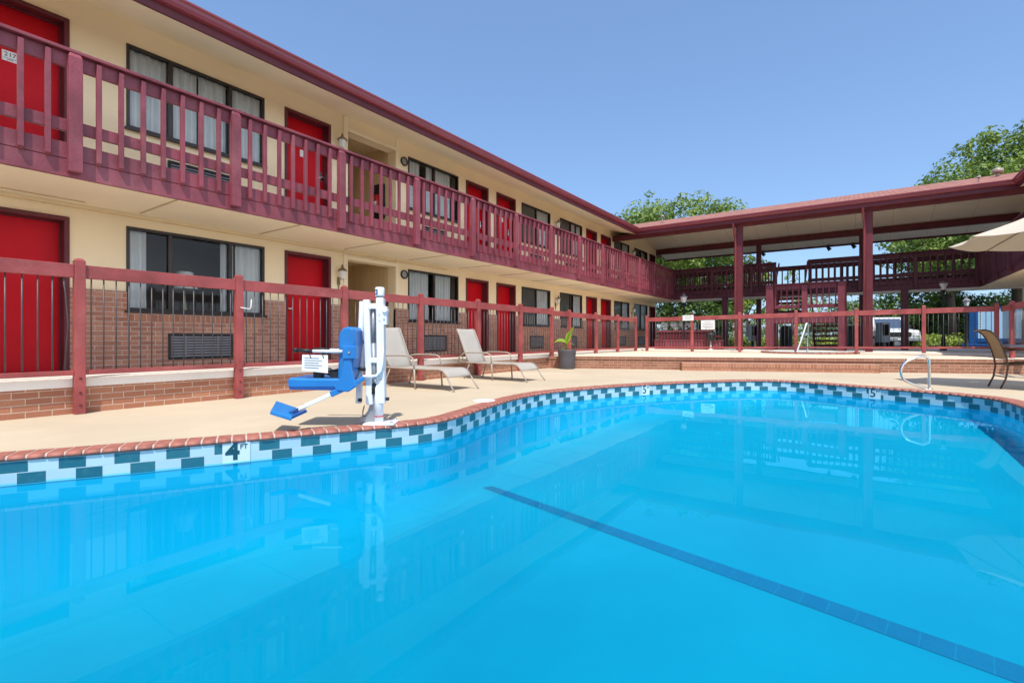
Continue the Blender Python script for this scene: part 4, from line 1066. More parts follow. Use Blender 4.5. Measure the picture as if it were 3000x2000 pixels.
# spa on the terrace with its own rail
sp = Vector((*P(10.1, 17.0), TZ))
SPA = thing('spa_pool', 'low red brick rim of a sunken spa on the raised terrace', 'spa', tuple(sp))
mb = MB(); nn = 40; Rs = 1.25
for k in range(nn):
    a0 = 2*pi*k/nn+.012; a1 = 2*pi*(k+1)/nn-.012
    q = [(Rs,a0),(Rs,a1),(Rs+.2,a1),(Rs+.2,a0)]
    mb.prism([(sp.x+r*cos(a), sp.y+r*sin(a), sp.z+.002) for r, a in q], (0,0,.05))
mb.build('brick_rim', M['coping'], SPA)
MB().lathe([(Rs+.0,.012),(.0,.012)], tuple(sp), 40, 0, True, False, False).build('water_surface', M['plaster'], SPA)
hq = sp+RT*-1.25*.62+FW*-1.25*.70
hq = Vector((*P(9.40, 16.45), TZ))
SH = thing('spa_handrail', 'thin white inverted V handrail beside the sunken spa on the terrace', 'handrail', tuple(hq))
MB().tube(curve([hq+RT*-.02, hq+RT*.12+UP*.40, hq+RT*.26+UP*.82, hq+RT*.33+UP*.97+FW*.05, hq+RT*.40+UP*1.0+FW*.1, hq+RT*.46+UP*.95+FW*.15, hq+RT*.49+UP*.82+FW*.2, hq+RT*.50+UP*.4+FW*.25, hq+RT*.50+FW*.28]), .022, 10).build('tube', M['white'], SH)
MB().lathe([(.05,0),(.05,.008)], tuple(hq+RT*-.02+UP*.001), 12).lathe([(.05,0),(.05,.008)], tuple(hq+RT*.50+FW*.28+UP*.001), 12).build('flange', M['white'], SH)

# ------------------------------------------------------------------ wall lanterns, speakers, extinguisher
def lantern(s, zf, label):
    x, y, z = s, WY, zf+1.62
    T_ = thing('wall_lantern', label, 'wall lantern', (x, y-.005, z-.2), 0, 'brass wall lanterns on the motel wall')
    MB().tube([(x,y-.012,z-.20),(x,y-.012,z-.02)], .012, 6).box(x-.03,x+.03,y-.02,y-.003,z-.10,z+.06).tube([(x,y-.02,z-.02),(x-.03,y-.06,z-.05),(x-.045,y-.10,z-.02),(x-.02,y-.13,z+.02)], .009, 6).build('bracket', M['brass'], T_)
    c = (x,y-.13,z)
    MB().lathe([(.02,.02),(.045,.035),(.07,.18)], c, 6, 0, False, True, False).build('glass_shade', M['lampglass'], T_)
    MB().lathe([(.105,.175),(.085,.20),(.03,.245),(.02,.27),(.028,.285),(.0,.31)], c, 6, 0, False, True, False).build('lamp_cap', M['brass'], T_)
    MB().lathe([(.012,.04),(.014,.10),(.0,.13)], c, 8).build('bulb', M['plate'], T_)
    return T_
lantern(6.28, F1, 'brass wall lantern on the ground floor beside the passage opening'); lantern(6.28, F2, 'brass wall lantern on the upper floor beside the passage opening')
lantern(15.06, F1, 'brass wall lantern between the far pair of ground floor windows'); lantern(15.06, F2, 'brass wall lantern between the far pair of upper windows')
lantern(22.16, F1, 'ground floor brass wall lantern between the last two windows of the wing'); lantern(22.16, F2, 'upper brass wall lantern between the last two windows of the wing')
def speaker(s, z, label):
    S = thing('wall_speaker', label, 'wall speaker', (s, WY-.003, z), 0, 'round wall speakers')
    def ringy(r0, r1, y0, y1, m, name):
        mb = MB(); n = 22; pr = [(r0,y0),(r0,y1),(r1,y1),(r1,y0)]
        ri = [[mb.pt((s+r*cos(2*pi*k/n), WY+yy, z+r*sin(2*pi*k/n))) for k in range(n)] for r, yy in pr]
        for a_, b_ in zip(ri, ri[1:]):
            for k in range(n): mb.face([a_[k], b_[k], b_[(k+1) % n], a_[(k+1) % n]])
        mb.build(name, M[m], S, 0, True)
    ringy(.105,.078,-.003,-.03,'bronze','ring')
    mb = MB(); n = 22; ii = [mb.pt((s+.08*cos(2*pi*k/n), WY-.016, z+.08*sin(2*pi*k/n))) for k in range(n)]; mb.face(ii); mb.build('grille', M['gray'], S, 0)
speaker(8.05, F1+1.92, 'round grey speaker on the ground floor wall beside the passage'); speaker(8.05, F2+1.90, 'round grey speaker on the upper wall beside the passage')
ex = thing('fire_extinguisher', 'black cabinet with red fire extinguisher on the upper passage wall', 'fire extinguisher', (7.6, 9.1, 4.0))
xw = 7.79
MB().box(xw-.10,xw-.005,8.98,9.26,3.62,4.40).build('cabinet', M['black'], ex, .005)
MB().tube([(xw-.14,9.12,3.80),(xw-.14,9.12,4.14)], .055, 12).build('cylinder', M['red'], ex); MB().box(xw-.21,xw-.195,9.07,9.17,3.86,3.98).build('label_plate', M['plate'], ex)
fa = thing('fire_alarm_box', 'small dark red box on the ground floor passage wall behind the lift', 'alarm box', (7.79, 8.95, 1.55))
MB().box(7.67,7.788,8.88,9.03,1.36,1.68).build('housing', M['maroon_dark'], fa, .006); MB().box(7.655,7.67,8.91,9.0,1.42,1.52).build('handle', M['red'], fa, .003)

tl = thing('table_lamp', 'pale shaded table lamp just visible inside the nearest ground floor window', 'table lamp', (3.72, 9.25, 1.15))
MB().lathe([(.09,0),(.09,.02),(.03,.05),(.05,.20),(.02,.36),(.012,.62)], (3.72,9.25,1.15), 14).build('lamp_base', M['brass'], tl)
MB().lathe([(.19,.52),(.12,.80)], (3.72,9.25,1.15), 18, 0, True, False, False).build('lamp_shade', M['curtain'], tl)
ns = MB().box(3.35,4.1,9.05,9.5,.42,1.145).box(3.33,4.12,9.03,9.52,1.145,1.149).build('nightstand', M['passage']); tag(ns, 'brown nightstand inside the nearest ground floor window under the lamp', 'nightstand')
# ------------------------------------------------------------------ lamp posts
def lamp_post(X, Y, H, label, zb=.40):
    s, d = P(X, Y); L = thing('lamp_post', label, 'lamp post', (s, d, zb), 0, 'lantern lamp posts by the walkway')
    c = (s, d, zb)
    MB().lathe([(.11,0),(.11,.05),(.075,.10),(.06,.45),(.04,.55),(.036,H-.55),(.045,H-.52),(.03,H-.47)], c, 12).build('pole', M['black'], L)
    MB().lathe([(.05,H-.47),(.10,H-.44),(.085,H-.42)], c, 8, 0, False).build('lamp_base', M['bronze'], L)
    MB().lathe([(.085,H-.42),(.135,H-.19)], c, 6, 0, False, False, False).build('lamp_glass', M['lampglass'], L)
    MB().lathe([(.02,H-.42),(.03,H-.3),(.0,H-.22)], c, 8).build('bulb', M['plate'], L)
    MB().lathe([(.165,H-.19),(.15,H-.16),(.06,H-.09),(.03,H-.07),(.03,H-.045),(.0,H)], c, 6, 0, False, True, False).build('lamp_cap', M['slat'], L)
lamp_post(7.2, 20.9, 2.35, 'dark lantern lamp post standing behind the white fence notice')
lamp_post(15.7, 18.15, 2.62, 'dark lantern lamp post behind the fence near the blue trailer')
lamp_post(21.0, 23.05, 2.5, 'pale lantern lamp post beyond the walkway near the pale bush', .26)

# ------------------------------------------------------------------ umbrella, table, chair
uc = P(8.89, 8.03); UM = thing('patio_umbrella', 'tan octagonal patio umbrella at the right edge', 'umbrella', (*uc, 0))
R8 = 1.42; a8 = [atan2(P(8.89+R8*cos(t), 8.03+R8*sin(t))[1]-uc[1], P(8.89+R8*cos(t), 8.03+R8*sin(t))[0]-uc[0]) for t in [radians(131.6+45*k) for k in range(8)]]
mb = MB(); zt_, zb_ = 3.06, 2.50; n = 6
for k in range(8):
    a0, a1 = a8[k], a8[(k+1) % 8]; e0 = Vector((cos(a0), sin(a0), 0)); e1 = Vector((cos(a1), sin(a1), 0)); prev = None
    for i in range(n+1):
        t = .05+.95*i/n; z = zt_+(zb_-zt_)*t-.05*sin(pi*t)*.6
        row = []
        for j in range(5):
            w = j/4; p = (e0*(1-w)+e1*w)*R8*t; sag = .05*t*sin(pi*w); row.append(mb.pt((uc[0]+p.x*(1-.03*sin(pi*w)*t), uc[1]+p.y*(1-.03*sin(pi*w)*t), z-sag)))
        if prev:
            for j in range(4): mb.face([prev[j], row[j], row[j+1], prev[j+1]], 0, None, True)
        prev = row
mb.build('canopy', M['canvas'], UM)
MB().tube([(*uc,.02),(*uc,3.04)], .02, 10).build('pole', M['brownmetal'], UM); MB().lathe([(.0,.0),(.03,.0),(.02,.06),(0,.08)], (*uc,3.05), 10).build('finial', M['brownmetal'], UM)
for k in range(8):
    a0 = a8[k]; e = Vector((cos(a0), sin(a0), 0))
    MB().tube([(uc[0]+e.x*.05,uc[1]+e.y*.05,3.0),(uc[0]+e.x*R8*.5,uc[1]+e.y*R8*.5,2.72),(uc[0]+e.x*R8*.99,uc[1]+e.y*R8*.99,2.488)], .007, 5).build('rib', M['brownmetal'], UM)
MB().lathe([(.26,.0),(.26,.04),(.06,.09),(.05,.16)], (*uc,.002), 20).build('base', M['brownmetal'], UM)
tc = uc; TB = thing('patio_table', 'round patio table under the umbrella, cut off by the right edge', 'table', (*tc, 0))
MB().lathe([(.68,.70),(.70,.705),(.70,.725),(.69,.735)], (*tc,0), 36, 0, False).build('tabletop', M['gray'], TB)
for k in range(4):
    a = k*pi/2+.4; MB().tube([(tc[0]+.12*cos(a),tc[1]+.12*sin(a),.70),(tc[0]+.25*cos(a),tc[1]+.25*sin(a),.4),(tc[0]+.52*cos(a),tc[1]+.52*sin(a),.0)], .014, 8).build('leg', M['brownmetal'], TB)
def make_chair():
    R = thing('patio_chair', 'tan sling patio chair with high curved back at the right edge', 'chair')
    B = lambda n, m, mb, p=R, bv=0, fx=False: mb.build(n, M[m], p, bv, fx)
    hw = .245
    side = [(-.10,0),(-.03,.18),(-.005,.36),(-.02,.50),(-.06,.66),(-.11,.80),(-.17,.91),(-.23,.965),(-.29,.985)]
    for s in (-1,1):
        y = s*hw; B('back_frame', 'brownmetal', MB().tube([Vector((a,y,z)) for a, z in side], .0145, 8))
        B('seat_rail', 'brownmetal', MB().tube([(-.005,y,.40),(.25,y,.425),(.47,y,.44)], .0135, 8))
        B('leg', 'brownmetal', MB().tube([(.44,y,.44),(.47,y,.2),(.50,y,0)], .0135, 8))
        B('armrest', 'brownmetal', MB().tube(curve([(-.05,y*1.06,.63),(.10,y*1.1,.655),(.32,y*1.1,.65),(.42,y*1.1,.62),(.45,y*1.06,.44)]), .0135, 8))
    mb = MB(); w = hw-.012; pr = side[3:]
    def sh(pr, nm):
        mb = MB(); n = 6; t0 = []; 
        for k, (x, z) in enumerate(pr):
            t0.append([mb.pt((x+.018*(1-(2*j/n-1)**2)*-1, -w+2*w*j/n, z)) for j in range(n+1)])
        for i in range(len(pr)-1):
            for j in range(n): mb.face([t0[i][j], t0[i+1][j], t0[i+1][j+1], t0[i][j+1]], 0, None, True)
        o = B(nm, 'tansling', mb); md = o.modifiers.new('thick', 'SOLIDIFY'); md.thickness = .01; return o
    cl = curve([Vector((a,0,z)) for a, z in side[3:]], 4); sh([(p.x,p.z) for p in cl], 'back_sling')
    sh([(.01,.40),(.15,.405),(.3,.42),(.46,.44),(.485,.43)], 'seat_sling')
    B('cross_bar', 'brownmetal', MB().tube([(-.03,-hw,.2),(-.03,hw,.2)], .01, 6)); B('cross_bar', 'brownmetal', MB().tube([(-.29,-hw,.985),(-.29,hw,.985)], .0145, 8))
    return R
CH = make_chair()
pc = Vector(P(8.38, 8.53)); fd = Vector(P(8.38+.9, 8.53-.44))-pc
CH.location = (pc.x, pc.y, 0); CH.rotation_euler = (0,0,atan2(fd.y, fd.x))
# ------------------------------------------------------------------ vegetation
def leaves_mesh(name, clusters, nper, size, mat, parent, seed, squash=.8):
    rnd = random.Random(seed); vs = []; fs = []
    off = parent.location if parent else Vector((0,0,0))
    for c, r in clusters:
        c = Vector(c)
        for _ in range(max(6, int(nper*(r**2)))):
            while True:
                q = Vector((rnd.uniform(-1,1), rnd.uniform(-1,1), rnd.uniform(-1,1)))
                if .02 < q.length <= 1: break
            q = q.normalized()*(q.length**.45)
            p = c+Vector((q.x*r, q.y*r, q.z*r*squash))
            n = (q+Vector((rnd.uniform(-.7,.7), rnd.uniform(-.7,.7), rnd.uniform(-.2,.9)))).normalized()
            t = n.cross(Vector((rnd.uniform(-1,1), rnd.uniform(-1,1), rnd.uniform(-1,1)))).normalized(); b = n.cross(t)
            s = size*rnd.uniform(.6,1.3); k = len(vs)
            vs += [tuple(p-t*s-off), tuple(p-b*s*.5+n*s*.12-off), tuple(p+t*s-off), tuple(p+b*s*.5+n*s*.12-off)]
            fs.append((k,k+1,k+2,k+3))
    me = bpy.data.meshes.new(name); me.from_pydata(vs, [], fs); me.materials.append(M[mat])
    o = bpy.data.objects.new(name, me); C.objects.link(o)
    if parent: o.parent = parent
    return o
def tree(X, Y, ctr_z, rad, rz_, label, mat='leaf_a', seed=1, ncl=46, nper=42, size=.16, z0=.26, trunk=True, name='tree', cat='tree', group='trees beyond the walkway', low=None):
    x, y = P(X, Y); rnd = random.Random(seed); T_ = thing(name, label, cat, (x, y, z0), 0, group)
    cl = []; nper *= 3.6; ncl = int(ncl*1.6); size *= .84
    for k in range(ncl):
        while True:
            q = Vector((rnd.uniform(-1,1), rnd.uniform(-1,1), rnd.uniform(-1,1)))
            if .25 < q.length <= 1: break
        f = q.length**.35/q.length
        q = q*f*rnd.uniform(.45,1.04)
        sm = rnd.random() < .3
        if sm: q = q.normalized()*rnd.uniform(.92,1.07)
        cl.append(((x+q.x*rad, y+q.y*rad, ctr_z+q.z*rz_), rad*(rnd.uniform(.07,.15) if sm else rnd.uniform(.15,.33))))
    leaves_mesh('crown', cl, nper, size, mat, T_, seed)
    if trunk:
        mb = MB(); top = ctr_z+rz_*.2; r0 = max(.10, rad*.055)
        mb.tube([(x,y,z0-.05),(x+.03*rad,y,z0+(top-z0)*.3),(x-.02*rad,y+.03*rad,z0+(top-z0)*.7),(x,y,top)], [r0*1.25,r0,r0*.75,r0*.35], 9)
        for k in range(9):
            c, r = cl[(k*5) % len(cl)]; zb_ = z0+(top-z0)*rnd.uniform(.35,.9)
            mid = Vector(c)*.5+Vector((x,y,zb_))*.5+Vector((0,0,.06*rad)); mb.tube([(x,y,zb_), mid, c], [r0*.45,r0*.28,r0*.1], 6)
        mb.build('trunk', M['bark'], T_)
    return T_
def topz(py, Y): return EYE+(990-py)/1461.0*Y
# (X from column, Y, ...)
def tr(px, Y, ztop, zbot, rad, *a, **k):
    X = (px-1500)/1461.0*Y; tree(X, Y, (ztop+zbot)/2, rad, (ztop-zbot)/2, *a, **k)
tr(1955, 33, topz(572,33), 3.2, 4.5, 'rounded mid green tree rising above the corner where the two roofs meet', 'leaf_a', 11, 72, 62, .145)
tr(2105, 37, topz(735,37), 2.4, 3.6, 'darker tree seen through the walkway to the right of the roof corner', 'leaf_c', 12, 50, 40, .19)
tr(1985, 31, 3.6, .7, 2.3, 'low dark green tree behind the maroon planter under the walkway', 'leaf_c', 13, 40, 46, .15)
tr(2060, 31.5, 3.5, .6, 2.2, 'low dark leafy tree behind the white rules sign', 'leaf_c', 14, 40, 46, .15)
tr(2190, 34, 5.6, .8, 1.9, 'light green bushy tree between the walkway posts left of the stairs', 'leaf_b', 15, 36, 46, .15)
tr(2322, 48, topz(775,48), 1.4, 2.3, 'small yellow green tree seen over the stair landing', 'leaf_b', 16, 34, 40, .18)
tr(2420, 52, topz(868,52), 1.0, 2.2, 'distant small tree seen through the stair railing', 'leaf_e', 17, 30, 36, .2)
tr(2502, 46, topz(858,46), 1.2, 2.0, 'grey green small tree left of the second tall post', 'leaf_e', 18, 32, 40, .18)
tr(2612, 33, topz(850,33), 1.2, 2.4, 'bright green tree behind the white car', 'leaf_a', 19, 40, 44, .15)
tr(2985, 31, topz(372,31), 4.5, 5.6, 'big green tree towering over the walkway roof at the far right', 'leaf_a', 20, 130, 58, .155)
tr(2790, 30, topz(640,30), 3.8, 3.6, 'broad green tree seen under the walkway roof at the right', 'leaf_a', 21, 64, 60, .15)
tr(2725, 33, 4.3, .7, 2.6, 'dark tree in shade behind the clipped hedge', 'leaf_c', 22, 46, 44, .16)
tr(2800, 34, 4.0, .6, 2.6, 'dark bushy tree behind the farther lantern', 'leaf_c', 23, 46, 44, .16)
def shrub(px, Y, ztop, rad, label, mat='leaf_b', seed=1, group='clipped shrubs in the hedge row', zb=.26, ncl=26, size=.085, nper=260):
    X = (px-1500)/1461.0*Y; x, y = P(X, Y); rnd = random.Random(seed); S = thing('shrub', label, 'shrub', (x,y,zb), 0, group); cl = []
    h = ztop-zb
    for k in range(ncl): 
        a = rnd.uniform(0,2*pi); r = rad*sqrt(rnd.random())*.75; cl.append(((x+r*cos(a), y+r*sin(a), zb+h*rnd.uniform(.3,.82)), rad*rnd.uniform(.28,.42)))
    leaves_mesh('foliage', cl, nper, size, mat, S, seed)
    mb = MB()
    for k in range(4): mb.tube([(x,y,zb-.02), cl[k][0]], [.025,.01], 5)
    mb.build('stem', M['bark'], S)
names = ['left of the stairs by the planter','by the blue newspaper box','behind the blue newspaper box','left of the stair post','below the stair landing','seen through the open stair treads','behind the open stair treads','right of the open stair treads','beside the white car','just right of the white car','in front of the dark tree','left of the near lantern post','right of the near lantern post','next to the blue trailer']
pxs = [2140,2172,2232,2268,2325,2385,2425,2462,2490,2672,2704,2738,2778,2812]
for k, (px, nm) in enumerate(zip(pxs, names)):
    shrub(px, 27.2+.5*((k*7) % 3), .86+.10*((k*5) % 3)+(.12 if px > 2600 else 0), .62, 'low yellow green shrub '+nm, 'leaf_b', 40+k)
shrub(2905, 33.0, 4.25, 1.9, 'pale green bush rising behind the blue trailer', 'leaf_d', 71, None, .26, 44, .11, 110)
shrub(2985, 33.5, 4.5, 1.9, 'pale green bush behind the trailer end at the right edge', 'leaf_d', 72, None, .26, 44, .11, 110)
# far tree line as one mass
rnd = random.Random(5); cl = []
for k in range(90):
    X = 10+k*1.3; Y = 95+rnd.uniform(-6,6); x, y = P(X, Y); cl.append(((x, y, rnd.uniform(1.0,3.4)), rnd.uniform(1.6,2.8)))
o = leaves_mesh('far_trees', cl, 14, .45, 'leaf_e', None, 9); tag(o, 'hazy far tree line behind the parking ground', 'trees', None, 'stuff')

# ------------------------------------------------------------------ things under and beyond the walkway
def loc(px, Y, z=0): 
    s, d = P((px-1500)/1461.0*Y, Y); return Vector((s, d, z))
# maroon planter box with wall behind
x = 20.3
def dcol(px, x): q = (px-1500)/1461.0; return x*(sin(TH)-q*cos(TH))/(cos(TH)+q*sin(TH))
ya, yb = dcol(2112,x), dcol(1917,x)
PB = thing('planter_box', 'long low maroon slatted planter box under the walkway', 'planter', (x,(ya+yb)/2,.40))
mb = MB(); n = 24
for k in range(n):
    y0_ = ya+(yb-ya)*k/n; y1_ = ya+(yb-ya)*(k+1)/n; mb.box(x,x+.03,y0_+.012,y1_-.012,.41,.74)
mb.build('slat_front', M['maroon'], PB); MB().box(x+.03,x+.5,ya,yb,.402,.72).build('box', M['maroon_dark'], PB); MB().box(x-.02,x+.52,ya-.02,yb+.02,.74,.775).build('cap', M['maroon'], PB, .004)
xb = 21.3; ya, yb = dcol(2075,xb), dcol(1926,xb)
WB = thing('low_wall', 'dark maroon low wall with pale coping behind the planter box', 'wall', (xb,(ya+yb)/2,.40))
MB().box(xb,xb+.2,ya,yb,.401,1.10).build('wall_body', M['maroon_dark'], WB); MB().box(xb-.04,xb+.24,ya-.03,yb+.03,1.10,1.17).build('coping', M['maroon'], WB, .005)
for k, px in enumerate((1948,1980,2005,2032)):
    p = loc(px, 22.6, 1.175); F_ = thing('flower_pot', ['white flowering pot on the left end of the low maroon wall','white flowering pot second from the left on the low maroon wall','white flowering pot on the low wall just right of the lamp pole','white flowering pot nearest the rules sign on the low wall'][k], 'flower pot', tuple(p), 0, 'white flower pots on the low wall')
    p.x = xb+.1
    p.y = dcol(px, xb+.1); F_.location = (p.x, p.y, 1.172)
    MB().lathe([(.09,0),(.12,.12)], (p.x,p.y,1.172), 12).build('pot', M['plate'], F_)
    rr = random.Random(k); leaves_mesh('blossoms', [((p.x+rr.uniform(-.08,.08), p.y+rr.uniform(-.12,.12), 1.36+rr.uniform(0,.1)), .14) for _ in range(4)], 3200, .03, 'flower', F_, 80+k)
# pedestal grill
p = loc(2082, 19.3, .385); G = thing('pedestal_grill', 'black charcoal grill on a pale pedestal beside the rules sign', 'grill', tuple(p))
MB().lathe([(.10,0),(.10,.02),(.035,.05),(.03,.38)], tuple(p), 12).build('pedestal', M['slab'], G)
MB().lathe([(.05,.36),(.17,.42),(.20,.52),(.20,.54)], tuple(p), 16).build('bowl', M['black'], G); MB().lathe([(.205,.545),(.19,.62),(.12,.68),(.0,.70)], tuple(p), 16, 0, True, True, False).build('lid', M['black'], G)
MB().tube([tuple(p+RT*-.05+UP*.69),tuple(p+RT*-.03+UP*.74),tuple(p+RT*.03+UP*.74),tuple(p+RT*.05+UP*.69)], .012, 6).build('lid_handle', M['red'], G)
MB().box(p.x-.05,p.x+.05,p.y-.36,p.y-.2,p.z+.52,p.z+.54).build('side_shelf', M['red'], G)
# bins and boxes
p = loc(2302, 23.5, .40); D_ = thing('litter_bin', 'dark dome topped litter bin under the stair landing', 'litter bin', tuple(p))
MB().lathe([(.25,0),(.265,.02),(.265,.72),(.275,.74)], tuple(p), 20).build('body', M['black'], D_); MB().lathe([(.28,.74),(.27,.86),(.20,1.0),(.0,1.06)], tuple(p), 20, 0, True, True, False).build('dome_lid', M['bronze'], D_)
MB().bar(tuple(p-FW*.262+UP*.82-RT*.1), tuple(p-FW*.262+UP*.82+RT*.1), .03, .12).build('flap', M['black'], D_)
p = loc(2500, 22.8, .40); D_ = thing('trash_bin', 'black square trash bin standing left of the second tall post', 'trash bin', tuple(p))
mb = MB(); T4 = [p+RT*a+FW*b for a, b in ((-.24,-.24),(.24,-.24),(.24,.24),(-.24,.24))]; mb.prism([tuple(q+UP*.0) for q in T4], (0,0,.92)); mb.build('body', M['black'], D_, .02, True)
mb = MB(); T4 = [p+RT*a+FW*b for a, b in ((-.27,-.27),(.27,-.27),(.27,.27),(-.27,.27))]; mb.prism([tuple(q+UP*.925) for q in T4], (0,0,.10)); mb.build('lid', M['bronze'], D_, .02, True)
def paper_box(px, Y, w, h, zb, label, m, z0=.40):
    p = loc(px, Y, z0); B_ = thing('newspaper_box', label, 'newspaper box', tuple(p), 0, 'boxes on posts by the walkway')
    q4 = [p+RT*a+FW*b for a, b in ((-w/2,-.2),(w/2,-.2),(w/2,.2),(-w/2,.2))]
    MB().prism([tuple(q+UP*zb) for q in q4], (0,0,h)).build('cabinet', M[m], B_, .015, True)
    q4 = [p+RT*a-FW*.205 for a in (-w*.36,w*.36)]; c_ = [tuple(q4[0]+UP*(zb+h*.35)),tuple(q4[1]+UP*(zb+h*.35)),tuple(q4[1]+UP*(zb+h*.9)),tuple(q4[0]+UP*(zb+h*.9))]
    MB().poly(c_).build('display_window', M['carglass'], B_)
    q4 = [p+RT*a+FW*b for a, b in ((-.06,-.06),(.06,-.06),(.06,.06),(-.06,.06))]; MB().prism([tuple(q+UP*0) for q in q4], (0,0,zb)).build('pedestal', M['black'], B_, 0, True)
paper_box(2205, 24.2, .30, .78, .30, 'blue grey newspaper box on a post left of the stairs', 'gray')
paper_box(2586, 22.6, .40, .90, .25, 'pale grey newspaper box in front of the white car', 'gray')
# white car, facing the viewer
p = loc(2588, 29.0, .262); CAR = thing('parked_car', 'white pickup style car parked nose towards the walkway', 'car')
def cb(name, m, mb, par=CAR, bv=0, fx=True): return mb.build(name, M[m], par, bv, fx)
prof = [(-2.3,.45),(-2.28,.75),(-2.2,1.02),(-1.0,1.10),(-.35,1.72),(.9,1.78),(1.1,1.12),(2.3,1.10),(2.35,.5),(-2.2,.38)]
cb('body', 'carwhite', MB().prism([(-.93,a,z) for a, z in [(-2.3,.45),(-2.28,.75),(-2.2,1.0),(-1.05,1.10),(2.3,1.10),(2.35,.5)]], (1.86,0,0)), CAR, .06)
cab = cb('cab', 'carwhite', MB().prism([(-.78,a,z) for a, z in [(-1.05,1.08),(-.45,1.70),(-.30,1.78),(1.1,1.78),(1.3,1.08)]], (1.56,0,0)), CAR, .05)
cb('windscreen', 'carglass', MB().poly([(-.68,-1.02,1.15),(.68,-1.02,1.15),(.62,-.50,1.685),(-.62,-.50,1.685)]), cab)
for s in (-1,1): cb('side_window', 'carglass', MB().poly([(s*.785,-.85,1.16),(s*.785,1.1,1.16),(s*.785,.95,1.68),(s*.785,-.40,1.68)]), cab)
cb('grille', 'black', MB().box(-.48,.48,-2.325,-2.27,.66,.90)); cb('bumper', 'gray', MB().box(-.92,.92,-2.40,-2.27,.42,.62), CAR, .03)
for s in (-1,1):
    cb('headlight', 'lampglass', MB().box(s*.52,s*.86,-2.32,-2.25,.70,.90), CAR, .01); cb('mirror', 'black', MB().box(s*.88,s*1.06,-.80,-.68,1.12,1.30), CAR, .02)
    for yy in (-1.45,1.45):
        wv = cb('wheel', 'rubber', MB().tube([(s*.70,yy,.36),(s*.94,yy,.36)], .36, 20)); cb('rim', 'gray', MB().tube([(s*.94,yy,.36),(s*.955,yy,.36)], .20, 14), wv)
cb('number_plate', 'plate', MB().box(-.16,.16,-2.415,-2.40,.47,.57))
CAR.location = tuple(p); CAR.rotation_euler = (0,0,TH-pi/2+radians(-18))
# second car, dark, half hidden
# blue trailer
p0 = loc(2838, 27.0, .262); TRL = thing('box_trailer', 'pale blue box trailer with royal blue end panel and footing at the right', 'trailer')
def tb_(name, m, mb, par=TRL, bv=0): return mb.build(name, M[m], par, bv, True)
body = tb_('box_body', 'trailer', MB().box(.35,4.6,0,2.0,.55,2.15), TRL, .02); tb_('end_panel', 'trailerblue', MB().box(0,.33,-.02,2.02,.30,2.2), TRL, .02)
tb_('roof_edge', 'trailerblue', MB().box(.34,4.62,-.03,2.03,2.152,2.24)); tb_('skirt', 'trailerblue', MB().box(.34,4.6,-.03,2.0,.36,.545)); tb_('foot_ledge', 'trailerblue', MB().box(-.25,1.6,-.35,-.04,.14,.30), TRL, .02)
mb = MB()
for k in range(9): mb.box(.42,.52,-.006,-.001,.75+.15*k,.83+.15*k)
tb_('white_mark', 'plate', mb, body)
for xx in (1.2,3.6):
    wv = tb_('wheel', 'rubber', MB().tube([(xx,.02,.28),(xx,.22,.28)], .28, 16)); tb_('rim', 'gray', MB().tube([(xx,.005,.28),(xx,.02,.28)], .14, 12), wv)
tb_('support', 'black', MB().box(.4,4.5,.3,1.7,.262,.36))
TRL.location = tuple(p0); TRL.rotation_euler = (0,0,TH-pi/2-radians(50))
# floodlights under the rear eave
def flood(px, py, label):
    x = 27.0; y = dcol(px, x); z = zu(x)
    F_ = thing('floodlight', label, 'floodlight', (x,y,z-.003), 0, 'floodlights under the walkway eave')
    MB().lathe([(.05,-.02),(.05,-.003)], (x,y,z), 10).tube([(x,y,z-.02),(x+.02,y,z-.12)], .014, 6).build('mount', M['gray'], F_)
    MB().tube([(x+.03,y+.05,z-.10),(x+.01,y-.06,z-.24)], [.05,.09], 10).build('lamp_head', M['black'], F_)
flood(2235, 735, 'floodlight under the rear eave just right of the first tall post'); flood(2427, 722, 'floodlight under the rear eave above the stairs'); flood(2500, 715, 'floodlight under the rear eave beside the second tall post')

# ------------------------------------------------------------------ camera, sun, sky
cam = bpy.data.cameras.new('camera'); co = bpy.data.objects.new('camera', cam); C.objects.link(co)
co.location = (0,0,EYE); co.rotation_euler = (pi/2,0,TH-pi/2)
cam.sensor_width = 36; cam.lens = 36*1461/3000.0; cam.shift_y = -10/3000.0; cam.clip_start = .05; cam.clip_end = 2000
scene.camera = co
EL = radians(62); hd = Vector((.83,.555)).normalized()
sd = bpy.data.lights.new('sun', 'SUN'); so = bpy.data.objects.new('sun', sd); C.objects.link(so)
sd.energy = SUN_E; sd.angle = radians(.53); sd.color = (1,.95,.87)
dv = Vector((hd.x*cos(EL), hd.y*cos(EL), -sin(EL))); so.rotation_euler = dv.to_track_quat('-Z','Y').to_euler(); so.location = (0,0,30)
w = bpy.data.worlds.new('World'); scene.world = w; w.use_nodes = True; nt = w.node_tree; nt.nodes.clear()
out = nt.nodes.new('ShaderNodeOutputWorld'); bg = nt.nodes.new('ShaderNodeBackground'); sky = nt.nodes.new('ShaderNodeTexSky')
sky.sky_type = 'NISHITA'; sky.sun_disc = False; sky.sun_elevation = EL; sky.sun_rotation = atan2(-hd.x, -hd.y)
sky.air_density = 1.0; sky.dust_density = 1.0; sky.ozone_density = 2.0; sky.altitude = 200
bg.inputs['Strength'].default_value = SKY_S
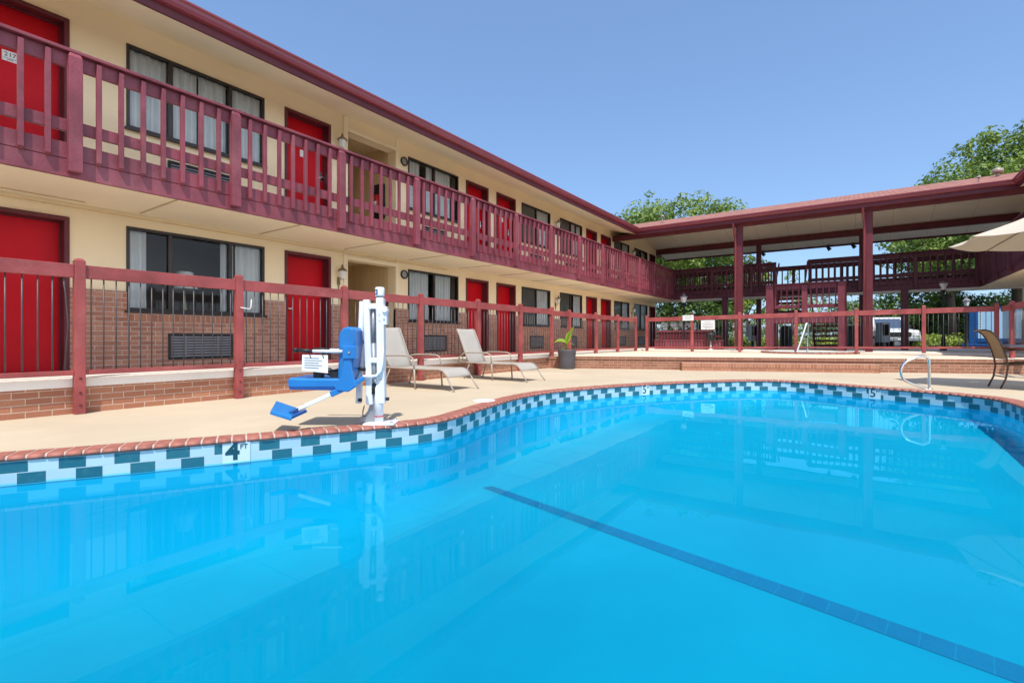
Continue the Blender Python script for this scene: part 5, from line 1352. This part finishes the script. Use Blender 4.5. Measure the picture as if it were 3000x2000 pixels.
mx = nt.nodes.new('ShaderNodeMix'); mx.data_type = 'RGBA'; mx.blend_type = 'MULTIPLY'; mx.inputs[0].default_value = 1.0; mx.inputs[7].default_value = (*SKY_T, 1)
gm = nt.nodes.new('ShaderNodeGamma'); gm.inputs['Gamma'].default_value = SKY_G
nt.links.new(sky.outputs[0], gm.inputs['Color']); nt.links.new(gm.outputs[0], mx.inputs[6]); 
# added fill light: bright low-sky band on the side the motel wing faces
tcw = nt.nodes.new('ShaderNodeTexCoord'); dt = nt.nodes.new('ShaderNodeVectorMath'); dt.operation = 'DOT_PRODUCT'; dt.inputs[1].default_value = FILL_DIR
nt.links.new(tcw.outputs['Generated'], dt.inputs[0])
def sstep(v, lo, hi):
    m = nt.nodes.new('ShaderNodeMapRange'); m.interpolation_type = 'SMOOTHSTEP'; m.inputs['From Min'].default_value = lo; m.inputs['From Max'].default_value = hi
    nt.links.new(v, m.inputs['Value']); return m.outputs['Result']
spz = nt.nodes.new('ShaderNodeSeparateXYZ'); nt.links.new(tcw.outputs['Generated'], spz.inputs[0])
wz = mathn(nt, 'SUBTRACT', 1.0, sstep(spz.outputs[2], .30, .85)); ww = mathn(nt, 'MULTIPLY', sstep(dt.outputs['Value'], .30, .85), wz)
fill_col = mixc(nt, ww, (0,0,0), FILL); ad = nt.nodes.new('ShaderNodeMix'); ad.data_type = 'RGBA'; ad.blend_type = 'ADD'; ad.inputs[0].default_value = 1.0; ad.clamp_result = False
nt.links.new(mx.outputs[2], ad.inputs[6]); nt.links.new(fill_col, ad.inputs[7]); nt.links.new(ad.outputs[2], bg.inputs['Color']); nt.links.new(bg.outputs[0], out.inputs[0])
scene.view_settings.view_transform = 'Standard'; scene.view_settings.look = 'None'; scene.view_settings.exposure = 0; scene.view_settings.gamma = 1
cy = scene.cycles; cy.max_bounces = 10; cy.diffuse_bounces = 4; cy.glossy_bounces = 4; cy.transmission_bounces = 6; cy.transparent_max_bounces = 24
cy.caustics_reflective = False; cy.caustics_refractive = False; cy.sample_clamp_indirect = 6
try:
    cy.use_denoising = True; cy.denoiser = 'OPENIMAGEDENOISE'
except Exception: pass
